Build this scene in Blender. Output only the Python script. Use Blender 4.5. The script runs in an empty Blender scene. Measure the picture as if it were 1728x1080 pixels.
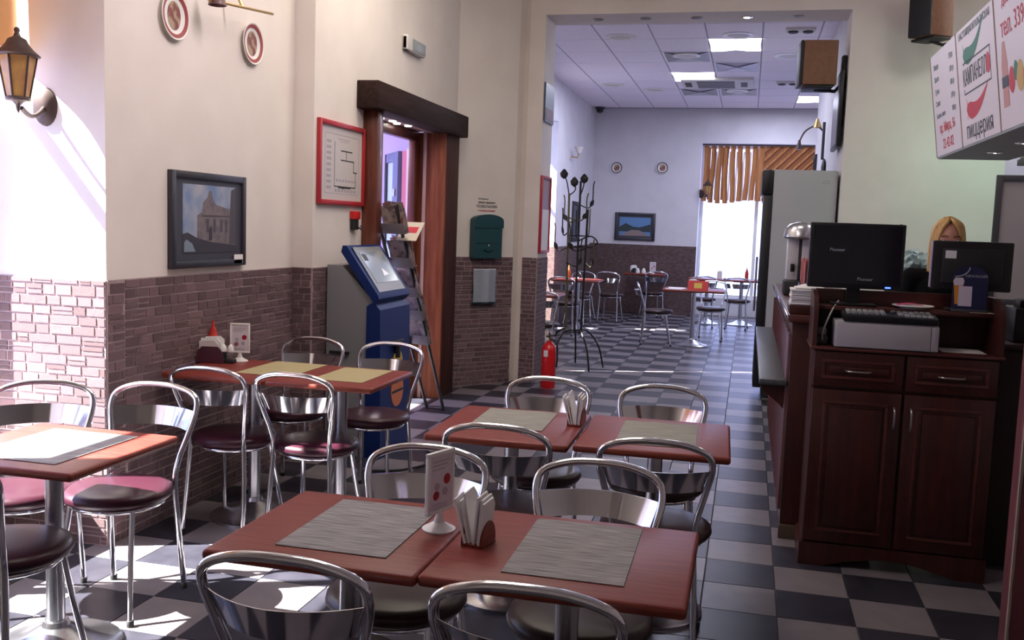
import bpy, bmesh, math, random
from mathutils import Vector, Matrix, Euler
random.seed(7)
PI = math.pi
C = bpy.context.scene.collection
SC = bpy.context.scene

# ------------------------------------------------------------------ camera, world, sun, exposure
F_PX = 1605.84
YAW, PITCH, ROLL = -0.24034331538, -0.09973649516, 0.03545778440
CAM = Vector((0.10635, -3.80443, 1.51217))
fw = Vector((math.sin(YAW)*math.cos(PITCH), math.cos(YAW)*math.cos(PITCH), math.sin(PITCH)))
rt = Vector((math.cos(YAW), -math.sin(YAW), 0)); up = rt.cross(fw)
rt2 = rt*math.cos(ROLL) + up*math.sin(ROLL); up2 = up*math.cos(ROLL) - rt*math.sin(ROLL)
cd = bpy.data.cameras.new('camera'); cam = bpy.data.objects.new('camera', cd); C.objects.link(cam)
cd.sensor_width = 36.0; cd.lens = F_PX/1728*36.0; cd.clip_start = 0.05; cd.clip_end = 200
m = Matrix((rt2, up2, -fw)).transposed().to_4x4(); m.translation = CAM
cam.matrix_world = m
SC.camera = cam
def to_px(p):
    q = Vector(p)-CAM; z = q.dot(fw)
    if z < 0.05: return None
    return 864+F_PX*q.dot(rt2)/z, 540-F_PX*q.dot(up2)/z

SC.view_settings.view_transform = 'Standard'; SC.view_settings.look = 'None'
SC.view_settings.gamma = 1.0; SC.view_settings.use_curve_mapping = False
SC.view_settings.exposure = 0.0
SC.cycles.use_denoising = True
SC.cycles.max_bounces = 10; SC.cycles.diffuse_bounces = 5; SC.cycles.glossy_bounces = 4
SC.cycles.transparent_max_bounces = 12; SC.cycles.sample_clamp_indirect = 6.0

W = bpy.data.worlds.new('world'); SC.world = W; W.use_nodes = True
bg = W.node_tree.nodes['Background']; bg.inputs['Color'].default_value = (0.48, 0.55, 1.0, 1); bg.inputs['Strength'].default_value = 4.5

def lamp(name, kind, loc, energy, color=(1, 1, 1), **k):
    d = bpy.data.lights.new(name, kind); d.energy = energy; d.color = color
    o = bpy.data.objects.new(name, d); C.objects.link(o); o.location = loc
    if 'size' in k: d.shape = 'RECTANGLE'; d.size = k['size'][0]; d.size_y = k['size'][1]
    if 'dir' in k: o.rotation_euler = Vector(k['dir']).to_track_quat('-Z', 'Y').to_euler()
    if 'angle' in k: d.angle = k['angle']
    if 'radius' in k: d.shadow_soft_size = k['radius']
    if k.get('portal'): d.cycles.is_portal = True
    return o
sun = lamp('sun', 'SUN', (-8, -6, 6), 88.0, (1.0, 0.93, 0.82), dir=(0.62, 0.27, -0.73), angle=0.012)
# sky portals in the window openings (they only guide sampling of the sky)
lamp('portal', 'AREA', (-3.24, -1.01, 1.65), 1, size=(1.65, 2.5), dir=(1, 0, 0), portal=True)
lamp('portal', 'AREA', (0.2, 13.98, 1.7), 1, size=(1.95, 2.6), dir=(0, -1, 0), portal=True)
lamp('portal', 'AREA', (-3.24, 9.9, 1.75), 1, size=(.6, 2.5), dir=(1, 0, 0), portal=True)
# ceiling lamps' light; those over the main room are unseen, added for brightness
lamp('ceiling_light', 'AREA', (-1.3, -1.2, 3.84), 20, (1.0, 0.90, 0.80), size=(1.1, 0.55), dir=(0, 0, -1))
lamp('ceiling_light', 'AREA', (-1.75, 1.9, 3.84), 26, (1.0, 0.88, 0.74), size=(1.1, 0.55), dir=(0, 0, -1))
lamp('ceiling_light', 'AREA', (1.9, 3.4, 3.84), 16, (1.0, 0.90, 0.86), size=(0.6, 0.6), dir=(0, 0, -1))
COOL = (0.74, 0.76, 1.0)
for (lx, ly) in ((-0.765, 7.58), (-1.355, 9.86), (0.415, 12.2)):
    lamp('ceiling_light', 'AREA', (lx, ly, 3.60), 48, COOL, size=(0.55, 0.7), dir=(0, 0, -1))
# added unseen fill lamps: two washing the left wall, one over the aisle
lamp('added_wall_fill', 'AREA', (-1.25, 0.2, 3.78), 52, (1.0, 0.86, 0.88), size=(0.25, 1.6), dir=(-1, 0, -1.15))
lamp('added_wall_fill', 'AREA', (-1.25, 2.6, 3.78), 16, (1.0, 0.87, 0.78), size=(0.25, 1.6), dir=(-1, 0.1, -1.1))
lamp('ceiling_light', 'AREA', (0.1, 2.2, 3.84), 20, (1.0, 0.92, 0.90), size=(0.6, 0.6), dir=(0, .55, -1))
lamp('kitchen_light', 'AREA', (2.0, 4.0, 2.45), 5, (0.45, 1.0, 0.72), size=(0.5, 0.3), dir=(0.1, 0.9, -0.6))

# ------------------------------------------------------------------ materials
MATS = {}
def mat(name, col, rough=0.5, metal=0.0, col2=None, scale=6.0, stretch=(1, 1, 1), bump=0.0, spec=0.5, emit=None, es=0, trans=0, coat=0, rand=0, alpha=1, detail=4, lo=.35, hi=.65):
    if name in MATS: return MATS[name]
    M = bpy.data.materials.new(name); M.use_nodes = True; MATS[name] = M
    nt = M.node_tree; b = nt.nodes['Principled BSDF']; L = nt.links.new
    b.inputs['Base Color'].default_value = (*col, 1); b.inputs['Roughness'].default_value = rough
    b.inputs['Metallic'].default_value = metal; b.inputs['Specular IOR Level'].default_value = spec
    b.inputs['Coat Weight'].default_value = coat; b.inputs['Coat Roughness'].default_value = 0.08
    if trans: b.inputs['Transmission Weight'].default_value = trans
    if alpha < 1: b.inputs['Alpha'].default_value = alpha
    if emit: b.inputs['Emission Color'].default_value = (*emit, 1); b.inputs['Emission Strength'].default_value = es
    if col2 or bump:
        tc = nt.nodes.new('ShaderNodeTexCoord'); mp = nt.nodes.new('ShaderNodeMapping'); mp.inputs['Scale'].default_value = stretch
        nz = nt.nodes.new('ShaderNodeTexNoise'); nz.inputs['Scale'].default_value = scale; nz.inputs['Detail'].default_value = detail
        L(tc.outputs['Object'], mp.inputs['Vector']); L(mp.outputs[0], nz.inputs['Vector'])
        if rand:
            oi = nt.nodes.new('ShaderNodeObjectInfo'); ad = nt.nodes.new('ShaderNodeVectorMath'); ad.operation = 'ADD'
            sc = nt.nodes.new('ShaderNodeMath'); sc.operation = 'MULTIPLY'; sc.inputs[1].default_value = 40
            L(oi.outputs['Random'], sc.inputs[0]); L(mp.outputs[0], ad.inputs[0]); L(sc.outputs[0], ad.inputs[1]); L(ad.outputs[0], nz.inputs['Vector'])
        if col2:
            rp = nt.nodes.new('ShaderNodeValToRGB'); rp.color_ramp.elements[0].position = lo; rp.color_ramp.elements[1].position = hi
            rp.color_ramp.elements[0].color = (*col, 1); rp.color_ramp.elements[1].color = (*col2, 1)
            L(nz.outputs['Fac'], rp.inputs[0]); out = rp.outputs[0]
            if rand:
                hs = nt.nodes.new('ShaderNodeHueSaturation'); mr = nt.nodes.new('ShaderNodeMapRange')
                mr.inputs['To Min'].default_value = 1-rand; mr.inputs['To Max'].default_value = 1+rand
                L(oi.outputs['Random'], mr.inputs['Value']); L(mr.outputs[0], hs.inputs['Value']); L(out, hs.inputs['Color']); out = hs.outputs[0]
            L(out, b.inputs['Base Color'])
        if bump:
            bp = nt.nodes.new('ShaderNodeBump'); bp.inputs['Strength'].default_value = bump; bp.inputs['Distance'].default_value = 0.004
            L(nz.outputs['Fac'], bp.inputs['Height']); L(bp.outputs[0], b.inputs['Normal'])
    return M
def glassmat(name, tint=(0.95, 0.97, 1.0), refl=0.08):
    if name in MATS: return MATS[name]
    M = bpy.data.materials.new(name); M.use_nodes = True; MATS[name] = M; nt = M.node_tree
    for n in list(nt.nodes):
        if n.type != 'OUTPUT_MATERIAL': nt.nodes.remove(n)
    out = [n for n in nt.nodes if n.type == 'OUTPUT_MATERIAL'][0]
    t = nt.nodes.new('ShaderNodeBsdfTransparent'); t.inputs[0].default_value = (*tint, 1)
    g = nt.nodes.new('ShaderNodeBsdfGlossy'); g.inputs['Roughness'].default_value = 0.03
    x = nt.nodes.new('ShaderNodeMixShader'); x.inputs[0].default_value = refl
    nt.links.new(t.outputs[0], x.inputs[1]); nt.links.new(g.outputs[0], x.inputs[2]); nt.links.new(x.outputs[0], out.inputs[0])
    return M
PLASTER = mat('plaster', (0.74, 0.685, 0.63), 0.9, col2=(0.79, 0.735, 0.68), scale=3, bump=0.03)
PLASTER2 = mat('plaster_cool', (0.62, 0.61, 0.64), 0.9, col2=(0.67, 0.66, 0.69), scale=3, bump=0.03)
MORTAR = mat('mortar', (0.33, 0.245, 0.25), 0.95, col2=(0.40, 0.30, 0.30), scale=30)
BRICK = mat('brick_face', (0.115, 0.066, 0.074), 0.8, col2=(0.165, 0.102, 0.108), scale=14, rand=0.3, bump=0.3)
GROUT = mat('grout', (0.06, 0.055, 0.055), 0.9)
TILE_L = mat('tile_light', (0.160, 0.142, 0.152), 0.33, spec=.3, col2=(0.19, 0.168, 0.178), scale=10, rand=0.06)
TILE_D = mat('tile_dark', (0.023, 0.022, 0.031), 0.33, spec=.26, col2=(0.033, 0.032, 0.043), scale=10, rand=0.08)
CHERRY = mat('cherry_top', (0.165, 0.024, 0.020), 0.42, spec=.3, col2=(0.225, 0.042, 0.030), scale=5, stretch=(1.2, 16, 16))
CHERRY_E = mat('cherry_edge', (0.21, 0.045, 0.022), 0.35, spec=.35, col2=(0.155, 0.026, 0.018), scale=5, stretch=(2, 16, 16))
MAHOG = mat('mahogany', (0.080, 0.018, 0.010), 0.35, col2=(0.155, 0.038, 0.018), scale=4, stretch=(9, 9, 0.7), coat=0.15)
MAHOG_D = mat('mahogany_dark', (0.026, 0.015, 0.013), 0.7, spec=.08, col2=(0.040, 0.022, 0.019), scale=4, stretch=(9, 0.8, 9))
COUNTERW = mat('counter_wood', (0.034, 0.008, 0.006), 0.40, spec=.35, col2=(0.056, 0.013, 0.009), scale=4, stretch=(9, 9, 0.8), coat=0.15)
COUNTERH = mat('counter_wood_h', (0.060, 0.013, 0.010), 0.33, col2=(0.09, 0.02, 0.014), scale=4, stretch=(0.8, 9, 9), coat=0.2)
CHROME = mat('chrome', (0.78, 0.79, 0.83), 0.10, 1.0)
STEEL = mat('brushed_steel', (0.55, 0.56, 0.60), 0.26, 1.0, col2=(0.62, 0.63, 0.66), scale=20, stretch=(1, 1, 20))
PLATE = mat('polished_plate', (0.66, 0.66, 0.68), 0.10, 1.0)
VINYL_R = mat('burgundy_vinyl', (0.034, 0.007, 0.015), 0.36, spec=.3, bump=0.05, scale=60)
VINYL_B = mat('brown_vinyl', (0.032, 0.014, 0.013), 0.36, spec=.35, bump=0.05, scale=60)
BLACK = mat('black_plastic', (0.008, 0.008, 0.010), 0.4)
BLACKM = mat('black_matte', (0.012, 0.012, 0.014), 0.6)
DGREY = mat('dark_grey', (0.05, 0.05, 0.055), 0.5)
GREY = mat('grey_paint', (0.23, 0.23, 0.24), 0.5)
WHITE = mat('white_plastic', (0.80, 0.79, 0.76), 0.35)
WHITEP = mat('white_paper', (0.80, 0.79, 0.78), 0.8)
OFFW = mat('off_white', (0.62, 0.60, 0.58), 0.6)
GLASS = glassmat('window_glass')
CLEAR = glassmat('clear_plastic', (0.90, 0.93, 0.94), 0.12)
TEALC = glassmat('teal_plastic', (0.55, 0.80, 0.78), 0.25)
RED = mat('red_paint', (0.62, 0.012, 0.015), 0.25, coat=0.3)
REDF = mat('red_frame', (0.42, 0.02, 0.03), 0.4)
BLUE = mat('kiosk_blue', (0.004, 0.020, 0.12), 0.5, spec=.25)
BRASS = mat('brass', (0.55, 0.38, 0.16), 0.3, 1.0)
IRON = mat('wrought_iron', (0.025, 0.022, 0.020), 0.45, 0.4)
BRONZE = mat('bronze_green', (0.13, 0.12, 0.055), 0.4, 0.6)
SKIN = mat('skin', (0.55, 0.27, 0.19), 0.5)
HAIR = mat('blonde_hair', (0.50, 0.28, 0.09), 0.45, col2=(0.66, 0.42, 0.16), scale=8, stretch=(20, 20, 0.6))
HAIRD = mat('hair_roots', (0.16, 0.085, 0.035), 0.5)
CEILP = mat('ceiling_panel', (0.82, 0.78, 0.86), 0.9, col2=(0.86, 0.82, 0.90), scale=25)
CEILG = mat('ceiling_grid', (0.38, 0.36, 0.43), 0.7)
LIT = mat('lit_diffuser', (1, 1, 1), 0.5, emit=(0.95, 0.97, 1.0), es=7)
SPOTL = mat('lit_bulb', (1, 1, 1), 0.5, emit=(1.0, 0.93, 0.85), es=9)

# ------------------------------------------------------------------ mesh building
class MB:
    def __init__(s): s.v = []; s.f = []; s.mi = []; s.cur = 0
    def add(s, vs, fs):
        n = len(s.v); s.v += [tuple(v) for v in vs]
        for f in fs: s.f.append([i+n for i in f]); s.mi.append(s.cur)
        return s
    def mat(s, i): s.cur = i; return s
    def box(s, x0, x1, y0, y1, z0, z1, M=None):
        vs = [Vector(p) for p in ((x0, y0, z0), (x1, y0, z0), (x1, y1, z0), (x0, y1, z0), (x0, y0, z1), (x1, y0, z1), (x1, y1, z1), (x0, y1, z1))]
        if M: vs = [M @ v for v in vs]
        return s.add(vs, [(0, 3, 2, 1), (4, 5, 6, 7), (0, 1, 5, 4), (1, 2, 6, 5), (2, 3, 7, 6), (3, 0, 4, 7)])
    def rbox(s, x0, x1, y0, y1, z0, z1, b=0.006, M=None, seg=2):
        bm = bmesh.new(); bmesh.ops.create_cube(bm, size=1)
        for v in bm.verts: v.co = Vector(((x0+x1)/2+v.co.x*(x1-x0), (y0+y1)/2+v.co.y*(y1-y0), (z0+z1)/2+v.co.z*(z1-z0)))
        bmesh.ops.bevel(bm, geom=bm.edges[:], offset=b, segments=seg, profile=0.5, affect='EDGES')
        return s.bm(bm, M)
    def bm(s, bm, M=None):
        bm.verts.index_update(); vs = [(M @ v.co) if M else v.co.copy() for v in bm.verts]; fs = [[v.index for v in f.verts] for f in bm.faces]; bm.free()
        return s.add(vs, fs)
    def prism(s, poly, a0, a1, axis='z', M=None):
        def P(u, v, w):
            p = Vector((u, v, w)) if axis == 'z' else Vector((w, u, v)) if axis == 'x' else Vector((u, w, v))
            return M @ p if M else p
        n = len(poly); vs = [P(u, v, a0) for u, v in poly]+[P(u, v, a1) for u, v in poly]
        return s.add(vs, [list(range(n))[::-1], list(range(n, 2*n))]+[(i, (i+1) % n, n+(i+1) % n, n+i) for i in range(n)])
    def tube(s, pts, r, n=8, closed=False, cap=True):
        pts = [Vector(p) for p in pts]; N = len(pts); rr = r if isinstance(r, (list, tuple)) else [r]*N
        vs = []; fs = []; u = None
        for i, p in enumerate(pts):
            a = pts[i-1] if (i > 0 or closed) else p; b = pts[(i+1) % N] if (i < N-1 or closed) else p
            t = (b-a).normalized()
            if u is None: u = t.orthogonal().normalized()
            else: u = (u-t*u.dot(t)).normalized()
            w = t.cross(u)
            for k in range(n):
                a_ = 2*PI*k/n; vs.append(p+(u*math.cos(a_)+w*math.sin(a_))*rr[i])
        for i in range(N if closed else N-1):
            j = (i+1) % N
            for k in range(n): fs.append((i*n+k, i*n+(k+1) % n, j*n+(k+1) % n, j*n+k))
        if cap and not closed: fs += [list(range(n))[::-1], list(range((N-1)*n, N*n))]
        return s.add(vs, fs)
    def lathe(s, prof, n=24, c=(0, 0, 0), M=None, sx=1, sy=1):
        vs = []; fs = []
        for r, z in prof:
            for k in range(n):
                a = 2*PI*k/n; p = Vector((c[0]+r*math.cos(a)*sx, c[1]+r*math.sin(a)*sy, c[2]+z)); vs.append(M @ p if M else p)
        for i in range(len(prof)-1):
            for k in range(n): fs.append((i*n+k, i*n+(k+1) % n, (i+1)*n+(k+1) % n, (i+1)*n+k))
        if len(prof) >= 4 and abs(prof[0][0]-prof[-1][0]) < 1e-6 and prof[0][0] > .005:
            q = (len(prof)-1)*n; fs += [(q+k, q+(k+1) % n, (k+1) % n, k) for k in range(n)]
        else: fs += [list(range(n))[::-1], list(range((len(prof)-1)*n, len(prof)*n))]
        return s.add(vs, fs)
    def grid(s, fn, nu, nv):
        vs = [fn(i/nu, j/nv) for j in range(nv+1) for i in range(nu+1)]
        return s.add(vs, [(j*(nu+1)+i, j*(nu+1)+i+1, (j+1)*(nu+1)+i+1, (j+1)*(nu+1)+i) for j in range(nv) for i in range(nu)])
    def shell(s, fn, nu, nv, t):      # a curved sheet with thickness t (Vector)
        t = Vector(t); a = [Vector(fn(i/nu, j/nv)) for j in range(nv+1) for i in range(nu+1)]; n = len(a); w = nu+1
        fs = [(j*w+i, j*w+i+1, (j+1)*w+i+1, (j+1)*w+i) for j in range(nv) for i in range(nu)]
        fs += [tuple(n+q for q in f[::-1]) for f in fs]
        bd = [i for i in range(w)]+[j*w+nu for j in range(1, nv+1)]+[nv*w+i for i in range(nu-1, -1, -1)]+[j*w for j in range(nv-1, 0, -1)]
        for i in range(len(bd)): p, q = bd[i], bd[(i+1) % len(bd)]; fs.append((q, p, n+p, n+q))
        return s.add(a+[v+t for v in a], fs)
    def build(s, name, mats, parent=None, smooth=True, loc=(0, 0, 0), rot=None, angle=38):
        me = bpy.data.meshes.new(name); me.from_pydata(s.v, [], s.f)
        for mm in (mats if isinstance(mats, (list, tuple)) else [mats]): me.materials.append(mm)
        me.polygons.foreach_set('material_index', s.mi)
        bm = bmesh.new(); bm.from_mesh(me); bmesh.ops.recalc_face_normals(bm, faces=bm.faces); bm.to_mesh(me); bm.free()
        if smooth:
            me.polygons.foreach_set('use_smooth', [True]*len(me.polygons)); me.set_sharp_from_angle(angle=math.radians(angle))
        o = bpy.data.objects.new(name, me); C.objects.link(o); o.location = loc
        if rot: o.rotation_euler = rot
        if parent: o.parent = parent
        return o
def catmull(P, k=6):
    P = [Vector(p) for p in P]; out = []
    for i in range(len(P)-1):
        a = P[max(i-1, 0)]; b = P[i]; c = P[i+1]; d = P[min(i+2, len(P)-1)]
        for j in range(k):
            t = j/k; out.append(0.5*((2*b)+(c-a)*t+(2*a-5*b+4*c-d)*t*t+(3*b-a-3*c+d)*t**3))
    out.append(P[-1]); return out
def tag(o, label, cat, group=None, kind=None):
    o['label'] = label; o['category'] = cat
    if group: o['group'] = group
    if kind: o['kind'] = kind
    return o
def thing(name, label, cat, loc=(0, 0, 0), rz=0, group=None):
    o = bpy.data.objects.new(name, None); C.objects.link(o); o.location = loc; o.rotation_euler = (0, 0, rz); o.empty_display_size = 0.1
    return tag(o, label, cat, group)
def struct(o): o['kind'] = 'structure'; return o
def sempty(name): o = bpy.data.objects.new(name, None); C.objects.link(o); return struct(o)
def copy_tree(o, parent=None):
    c = o.copy(); C.objects.link(c)
    if parent: c.parent = parent
    for ch in list(o.children): copy_tree(ch, c)
    return c
def lab(o, t): o['label'] = t; return o
def sbox(name, m_, *a): return struct(MB().box(*a).build(name, m_, smooth=False))
def text(name, body, size, m_, parent, M, depth=0.0006, align='CENTER', sx=1.0, shear=0):
    cu = bpy.data.curves.new(name, 'FONT'); cu.body = body; cu.size = size; cu.extrude = depth; cu.align_x = align; cu.align_y = 'CENTER'; cu.resolution_u = 2; cu.shear = shear
    t = bpy.data.objects.new(name, cu); C.objects.link(t)
    bpy.context.view_layer.update()
    me = bpy.data.meshes.new_from_object(t.evaluated_get(bpy.context.evaluated_depsgraph_get()))
    bpy.data.objects.remove(t); bpy.data.curves.remove(cu)
    for v in me.vertices: v.co.x *= sx; v.co = M @ v.co
    me.materials.clear(); me.materials.append(m_)
    o = bpy.data.objects.new(name, me); C.objects.link(o)
    if parent: o.parent = parent
    return o
def frame_m(o, u, v):      # plane matrix: local x -> u, y -> v, z -> normal, origin o
    u = Vector(u).normalized(); v = Vector(v).normalized(); n = u.cross(v)
    M = Matrix((u, v, n)).transposed().to_4x4(); M.translation = Vector(o); return M

# ------------------------------------------------------------------ structure: floor
floor = struct(MB().box(-4.6, 3.2, -6.0, 14.2, -0.12, -0.005).build('floor', GROUT, smooth=False))
T = 0.3
cells = []
for c in range(-15, 10):
    for r in range(-20, 47):
        x, y = (c+.5)*T, (r+.5)*T
        if y > 13.9: continue
        q = [to_px((x+dx*T/2, y+dy*T/2, 0)) for dx in (-1, 1) for dy in (-1, 1)]
        if any(k is None for k in q): vis = False
        else:
            xs = [k[0] for k in q]; ys = [k[1] for k in q]
            vis = max(xs) > -40 and min(xs) < 1768 and min(ys) < 1120 and max(ys) > 400
        hidden = (0.3 < x and y > 1.2 and x < 5) or (x < -2.7 and 0 < y < 5.5) or x > 1.4 or (x < -2.0 and 5 < y < 6.5) or (x < -2.75 and y > 5.5)
        cells.append((-( (Vector((x, y, 0))-CAM).length) if vis and not hidden else -1e3-y, c, r))
cells.sort(reverse=True)
tm = {}
for par, mm in ((0, TILE_L), (1, TILE_D)):
    b = MB().rbox(-.1478, .1478, -.1478, .1478, -.01, 0, 0.0012, seg=1).build('tile', mm, smooth=False); tm[par] = b.data; bpy.data.objects.remove(b)
rest = MB()
for i, (k, c, r) in enumerate(cells):
    par = (c+r) % 2
    if i < 298 and k > -900:
        o = bpy.data.objects.new('tile', tm[par]); C.objects.link(o); o.parent = floor; o.location = ((c+.5)*T, (r+.5)*T, 0)
    else:
        rest.mat(par).box((c+.5)*T-.1478, (c+.5)*T+.1478, (r+.5)*T-.1478, (r+.5)*T+.1478, -.01, 0)
o = rest.build('tile_remainder', [TILE_L, TILE_D], floor, smooth=False); o['kind'] = 'stuff'

# ------------------------------------------------------------------ structure: walls
CEIL = 3.9
unit = MB().box(-.5, .5, 0, 1, -.5, .5).build('brick', BRICK, smooth=False); UNIT = unit.data; bpy.data.objects.remove(unit)
def bricks(wall, o, u, w, h, n, limit=300, seed=1, rowh=(.036, .052), bw=(.06, .15), z0=0.0):
    """rubble-stone facing on a wall: o = foot of the wall on the left, u along it, n out of it"""
    R = random.Random(seed); u = Vector(u).normalized(); n = Vector(n).normalized(); o = Vector(o)
    Mb = frame_m(o, u, (0, 0, 1))
    sgn = 1 if u.cross(Vector((0, 0, 1))).dot(n) > 0 else -1
    MB().box(0, w, z0, h, min(0, sgn*.006), max(0, sgn*.006), Mb).build('wainscot', MORTAR, wall, smooth=False)
    rest = MB(); k = 0; z = z0+.004; rz = math.atan2(u.y, u.x) if sgn > 0 else math.atan2(u.y, u.x)
    rows = []
    while z < h-.02:
        rh = min(R.uniform(*rowh), h-z); x = -R.uniform(0, .06)
        while x < w-.01:
            bwid = R.uniform(*bw); a, b = max(x, 0)+.004, min(x+bwid, w)-.004
            split = R.random() < .18
            if b-a > .012:
                for (q0, q1) in (((0, .45), (.53, 1)) if split else ((0, 1),)):
                    rows.append((z, a, b, z+.004+(rh-.007)*q0, z-.001+(rh-.004)*q1))
            x += bwid
        z += rh
    rows.sort(key=lambda t: -t[0])
    for (zz, a, b, s0, s1) in rows:
        d = .0065+R.uniform(0, .0025)
        if k < limit:
            ob = bpy.data.objects.new('brick', UNIT); C.objects.link(ob); ob.parent = wall; k += 1
            ctr = o+u*((a+b)/2)+Vector((0, 0, (s0+s1)/2))+n*.002
            y_ax = n; x_ax = u if u.cross(n).z > 0 else -u
            ob.matrix_world = Matrix.Translation(ctr) @ Matrix((x_ax, y_ax, Vector((0, 0, 1)))).transposed().to_4x4() @ Matrix.Diagonal((b-a, d, s1-s0, 1))
        else:
            rest.box(a, b, s0, s1, sgn*.002 if sgn > 0 else -d-.002, d+.002 if sgn > 0 else -.002, Mb)
    if rest.v: q = rest.build('brick_remainder', BRICK, wall, smooth=False); q['kind'] = 'stuff'
    return k
WH = 1.205
XA, XB = -2.63, -2.50
w_left = sbox('wall_left', PLASTER, XA-.25, XA, -.05, 1.6, 0, CEIL)
bricks(w_left, (XA, -.05, 0), (0, 1, 0), 1.65, WH, (1, 0, 0), 300, 3)
w_niche = sbox('wall_niche', PLASTER, -3.35, XA, -.17, -.05, 0, CEIL)
bricks(w_niche, (-3.2, -.17, 0), (1, 0, 0), .57, WH, (0, -1, 0), 300, 4)
bricks(w_niche, (XA, -.17, 0), (0, 1, 0), .12, WH, (1, 0, 0), 60, 14)
w_step = sbox('wall_step', PLASTER, XB-.15, XB, 1.6, 2.40, 0, CEIL)
bricks(w_step, (XA, 1.6, 0), (1, 0, 0), .13, WH, (0, -1, 0), 100, 5)
bricks(w_step, (XB, 1.6, 0), (0, 1, 0), .72, WH, (1, 0, 0), 200, 6)
sbox('wall_above_door', PLASTER, XB-.15, XB, 2.40, 3.95, 2.30, CEIL)
sbox('wall_behind_door', PLASTER, XB-.15, XB, 3.95, 4.53, 0, CEIL)
P0, P1 = Vector((-2.5, 4.50, 0)), Vector((-2.075, 5.03, 0))
pts = [(-2.65, 4.50), (-2.5, 4.50), (-2.075, 5.03), (-2.055, 5.16), (-2.00, 5.12), (-1.85, 5.10), (-1.85, 5.56), (-2.65, 5.56)]
w_diag = struct(MB().prism(pts, 0, CEIL).build('wall_diagonal', PLASTER, smooth=False))
dv = (P1-P0); dn = Vector((dv.y, -dv.x, 0))
bricks(w_diag, P0, dv, dv.length, WH, dn, 220, 8, rowh=(.038, .05), bw=(.07, .14))
bricks(w_diag, (-2.0, 5.12, 0), (.15, -.02, 0), .151, WH, (-.02, -.15, 0), 80, 9)
bricks(w_diag, (-1.85, 5.10, 0), (0, 1, 0), .46, WH, (1, 0, 0), 0, 10)
sbox('wall_header', PLASTER, -1.85, 0.86, 5.10, 5.56, 3.47, CEIL)
sbox('wall_pillar', PLASTER, 0.86, 2.17, 5.10, 5.56, 0, CEIL)
sbox('wall_kitchen', PLASTER2, 2.0, 3.4, 6.2, 6.35, 0, CEIL)
sbox('wall_right', PLASTER, 3.0, 3.15, -6.0, 6.3, 0, CEIL)
sbox('wall_front', PLASTER, -3.3, 3.1, -6.1, -5.95, 0, CEIL)
sbox('wall_left_front', PLASTER, -3.35, -2.63, -6.0, -1.85, 0, CEIL)
for y0, y1 in ((-1.85, -.17),):
    sbox('wall_under_window', PLASTER, -3.35, -3.2, y0, y1, 0, .42)
    sbox('wall_over_window', PLASTER, -3.35, -3.2, y0, y1, 2.9, CEIL)
    sbox('wall_over_niche', PLASTER, -3.2, -2.63, y0, y1, 3.0, CEIL)
sbox('ceiling', mat('ceiling_paint', (0.72, 0.69, 0.66), .9), -3.4, 3.15, -6.1, 5.1, CEIL, CEIL+.12)
for k, (x0, x1, y0, y1) in enumerate(((-1.86, -.74, -1.48, -.92), (-2.31, -1.19, 1.62, 2.18), (1.6, 2.2, 3.1, 3.7), (-.2, .4, 1.9, 2.5), (-1.33, -1.17, -.65, 1.05), (-1.33, -1.17, 1.75, 3.45))):
    sbox('trim_%d' % (k+3), PLASTER, x0, x1, y0, y1, 3.845, CEIL)       # added housings for the unseen main room lamps
def window(name, o, u, w, z0, z1, cols, rows, n, fr=.06):
    """frame, bars and panes of a window; o = left foot, u along, n into the room"""
    e = sempty(name); M = frame_m(o, u, (0, 0, 1))
    F = MB()
    F.box(0, fr, z0, z1, -.03, .03, M).box(w-fr, w, z0, z1, -.03, .03, M).box(fr, w-fr, z0, z0+fr, -.03, .03, M).box(fr, w-fr, z1-fr, z1, -.03, .03, M)
    F.build('window_frame', WHITE, e, smooth=False)
    for i in range(1, cols): MB().box(w*i/cols-.03, w*i/cols+.03, z0+fr, z1-fr, -.025, .025, M).build('mullion', WHITE, e, smooth=False)
    for (za) in rows: MB().box(fr, w-fr, za-.025, za+.025, -.02, .02, M).build('transom', WHITE, e, smooth=False)
    zs = [z0+fr]+list(rows)+[z1-fr]
    for i in range(cols):
        for j in range(len(zs)-1): MB().box(w*i/cols+.02, w*(i+1)/cols-.02, zs[j], zs[j+1], -.004, .004, M).build('pane', GLASS, e, smooth=False)
    return e
window('window_1', (-3.26, -1.85, 0), (0, 1, 0), 1.68, .42, 2.9, 2, (2.2,), None)
MB().rbox(-3.22, -2.98, -1.83, -.18, .42, .46, .008).build('window_sill', WHITE, bpy.data.objects['window_1'])

# rear room
sbox('wall_left_rear', PLASTER2, -3.35, -2.72, 5.56, 9.6, 0, 3.75)
wlr = sbox('wall_left_far', PLASTER2, -3.35, -2.72, 10.2, 13.5, 0, 3.75)
sbox('wall_sill_rear', PLASTER2, -3.35, -3.1, 9.6, 10.2, 0, .45)
sbox('wall_lintel_rear', PLASTER2, -3.35, -2.72, 9.6, 10.2, 3.05, 3.75)
window('window_2', (-3.26, 9.6, 0), (0, 1, 0), .6, .45, 3.05, 1, (2.3,), None)
sbox('wall_rear', PLASTER2, -3.35, -.80, 13.5, 14.05, 0, 3.75)
sbox('wall_rear_right', PLASTER2, 1.2, 2.4, 13.5, 14.05, 0, 3.75)
sbox('wall_rear_over', PLASTER2, -.80, 1.2, 13.5, 14.05, 3.06, 3.75)
sbox('wall_rear_sill', PLASTER2, -.80, 1.2, 13.85, 14.05, 0, .32)
window('window_3', (-.80, 13.93, 0), (1, 0, 0), 2.0, .32, 3.06, 2, (), None)
wrr = sbox('wall_right_rear', PLASTER2, .86, 1.1, 5.56, 9.1, 0, 3.75)
sbox('wall_right_far', PLASTER2, 2.2, 2.35, 9.0, 13.5, 0, 3.75)
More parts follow.
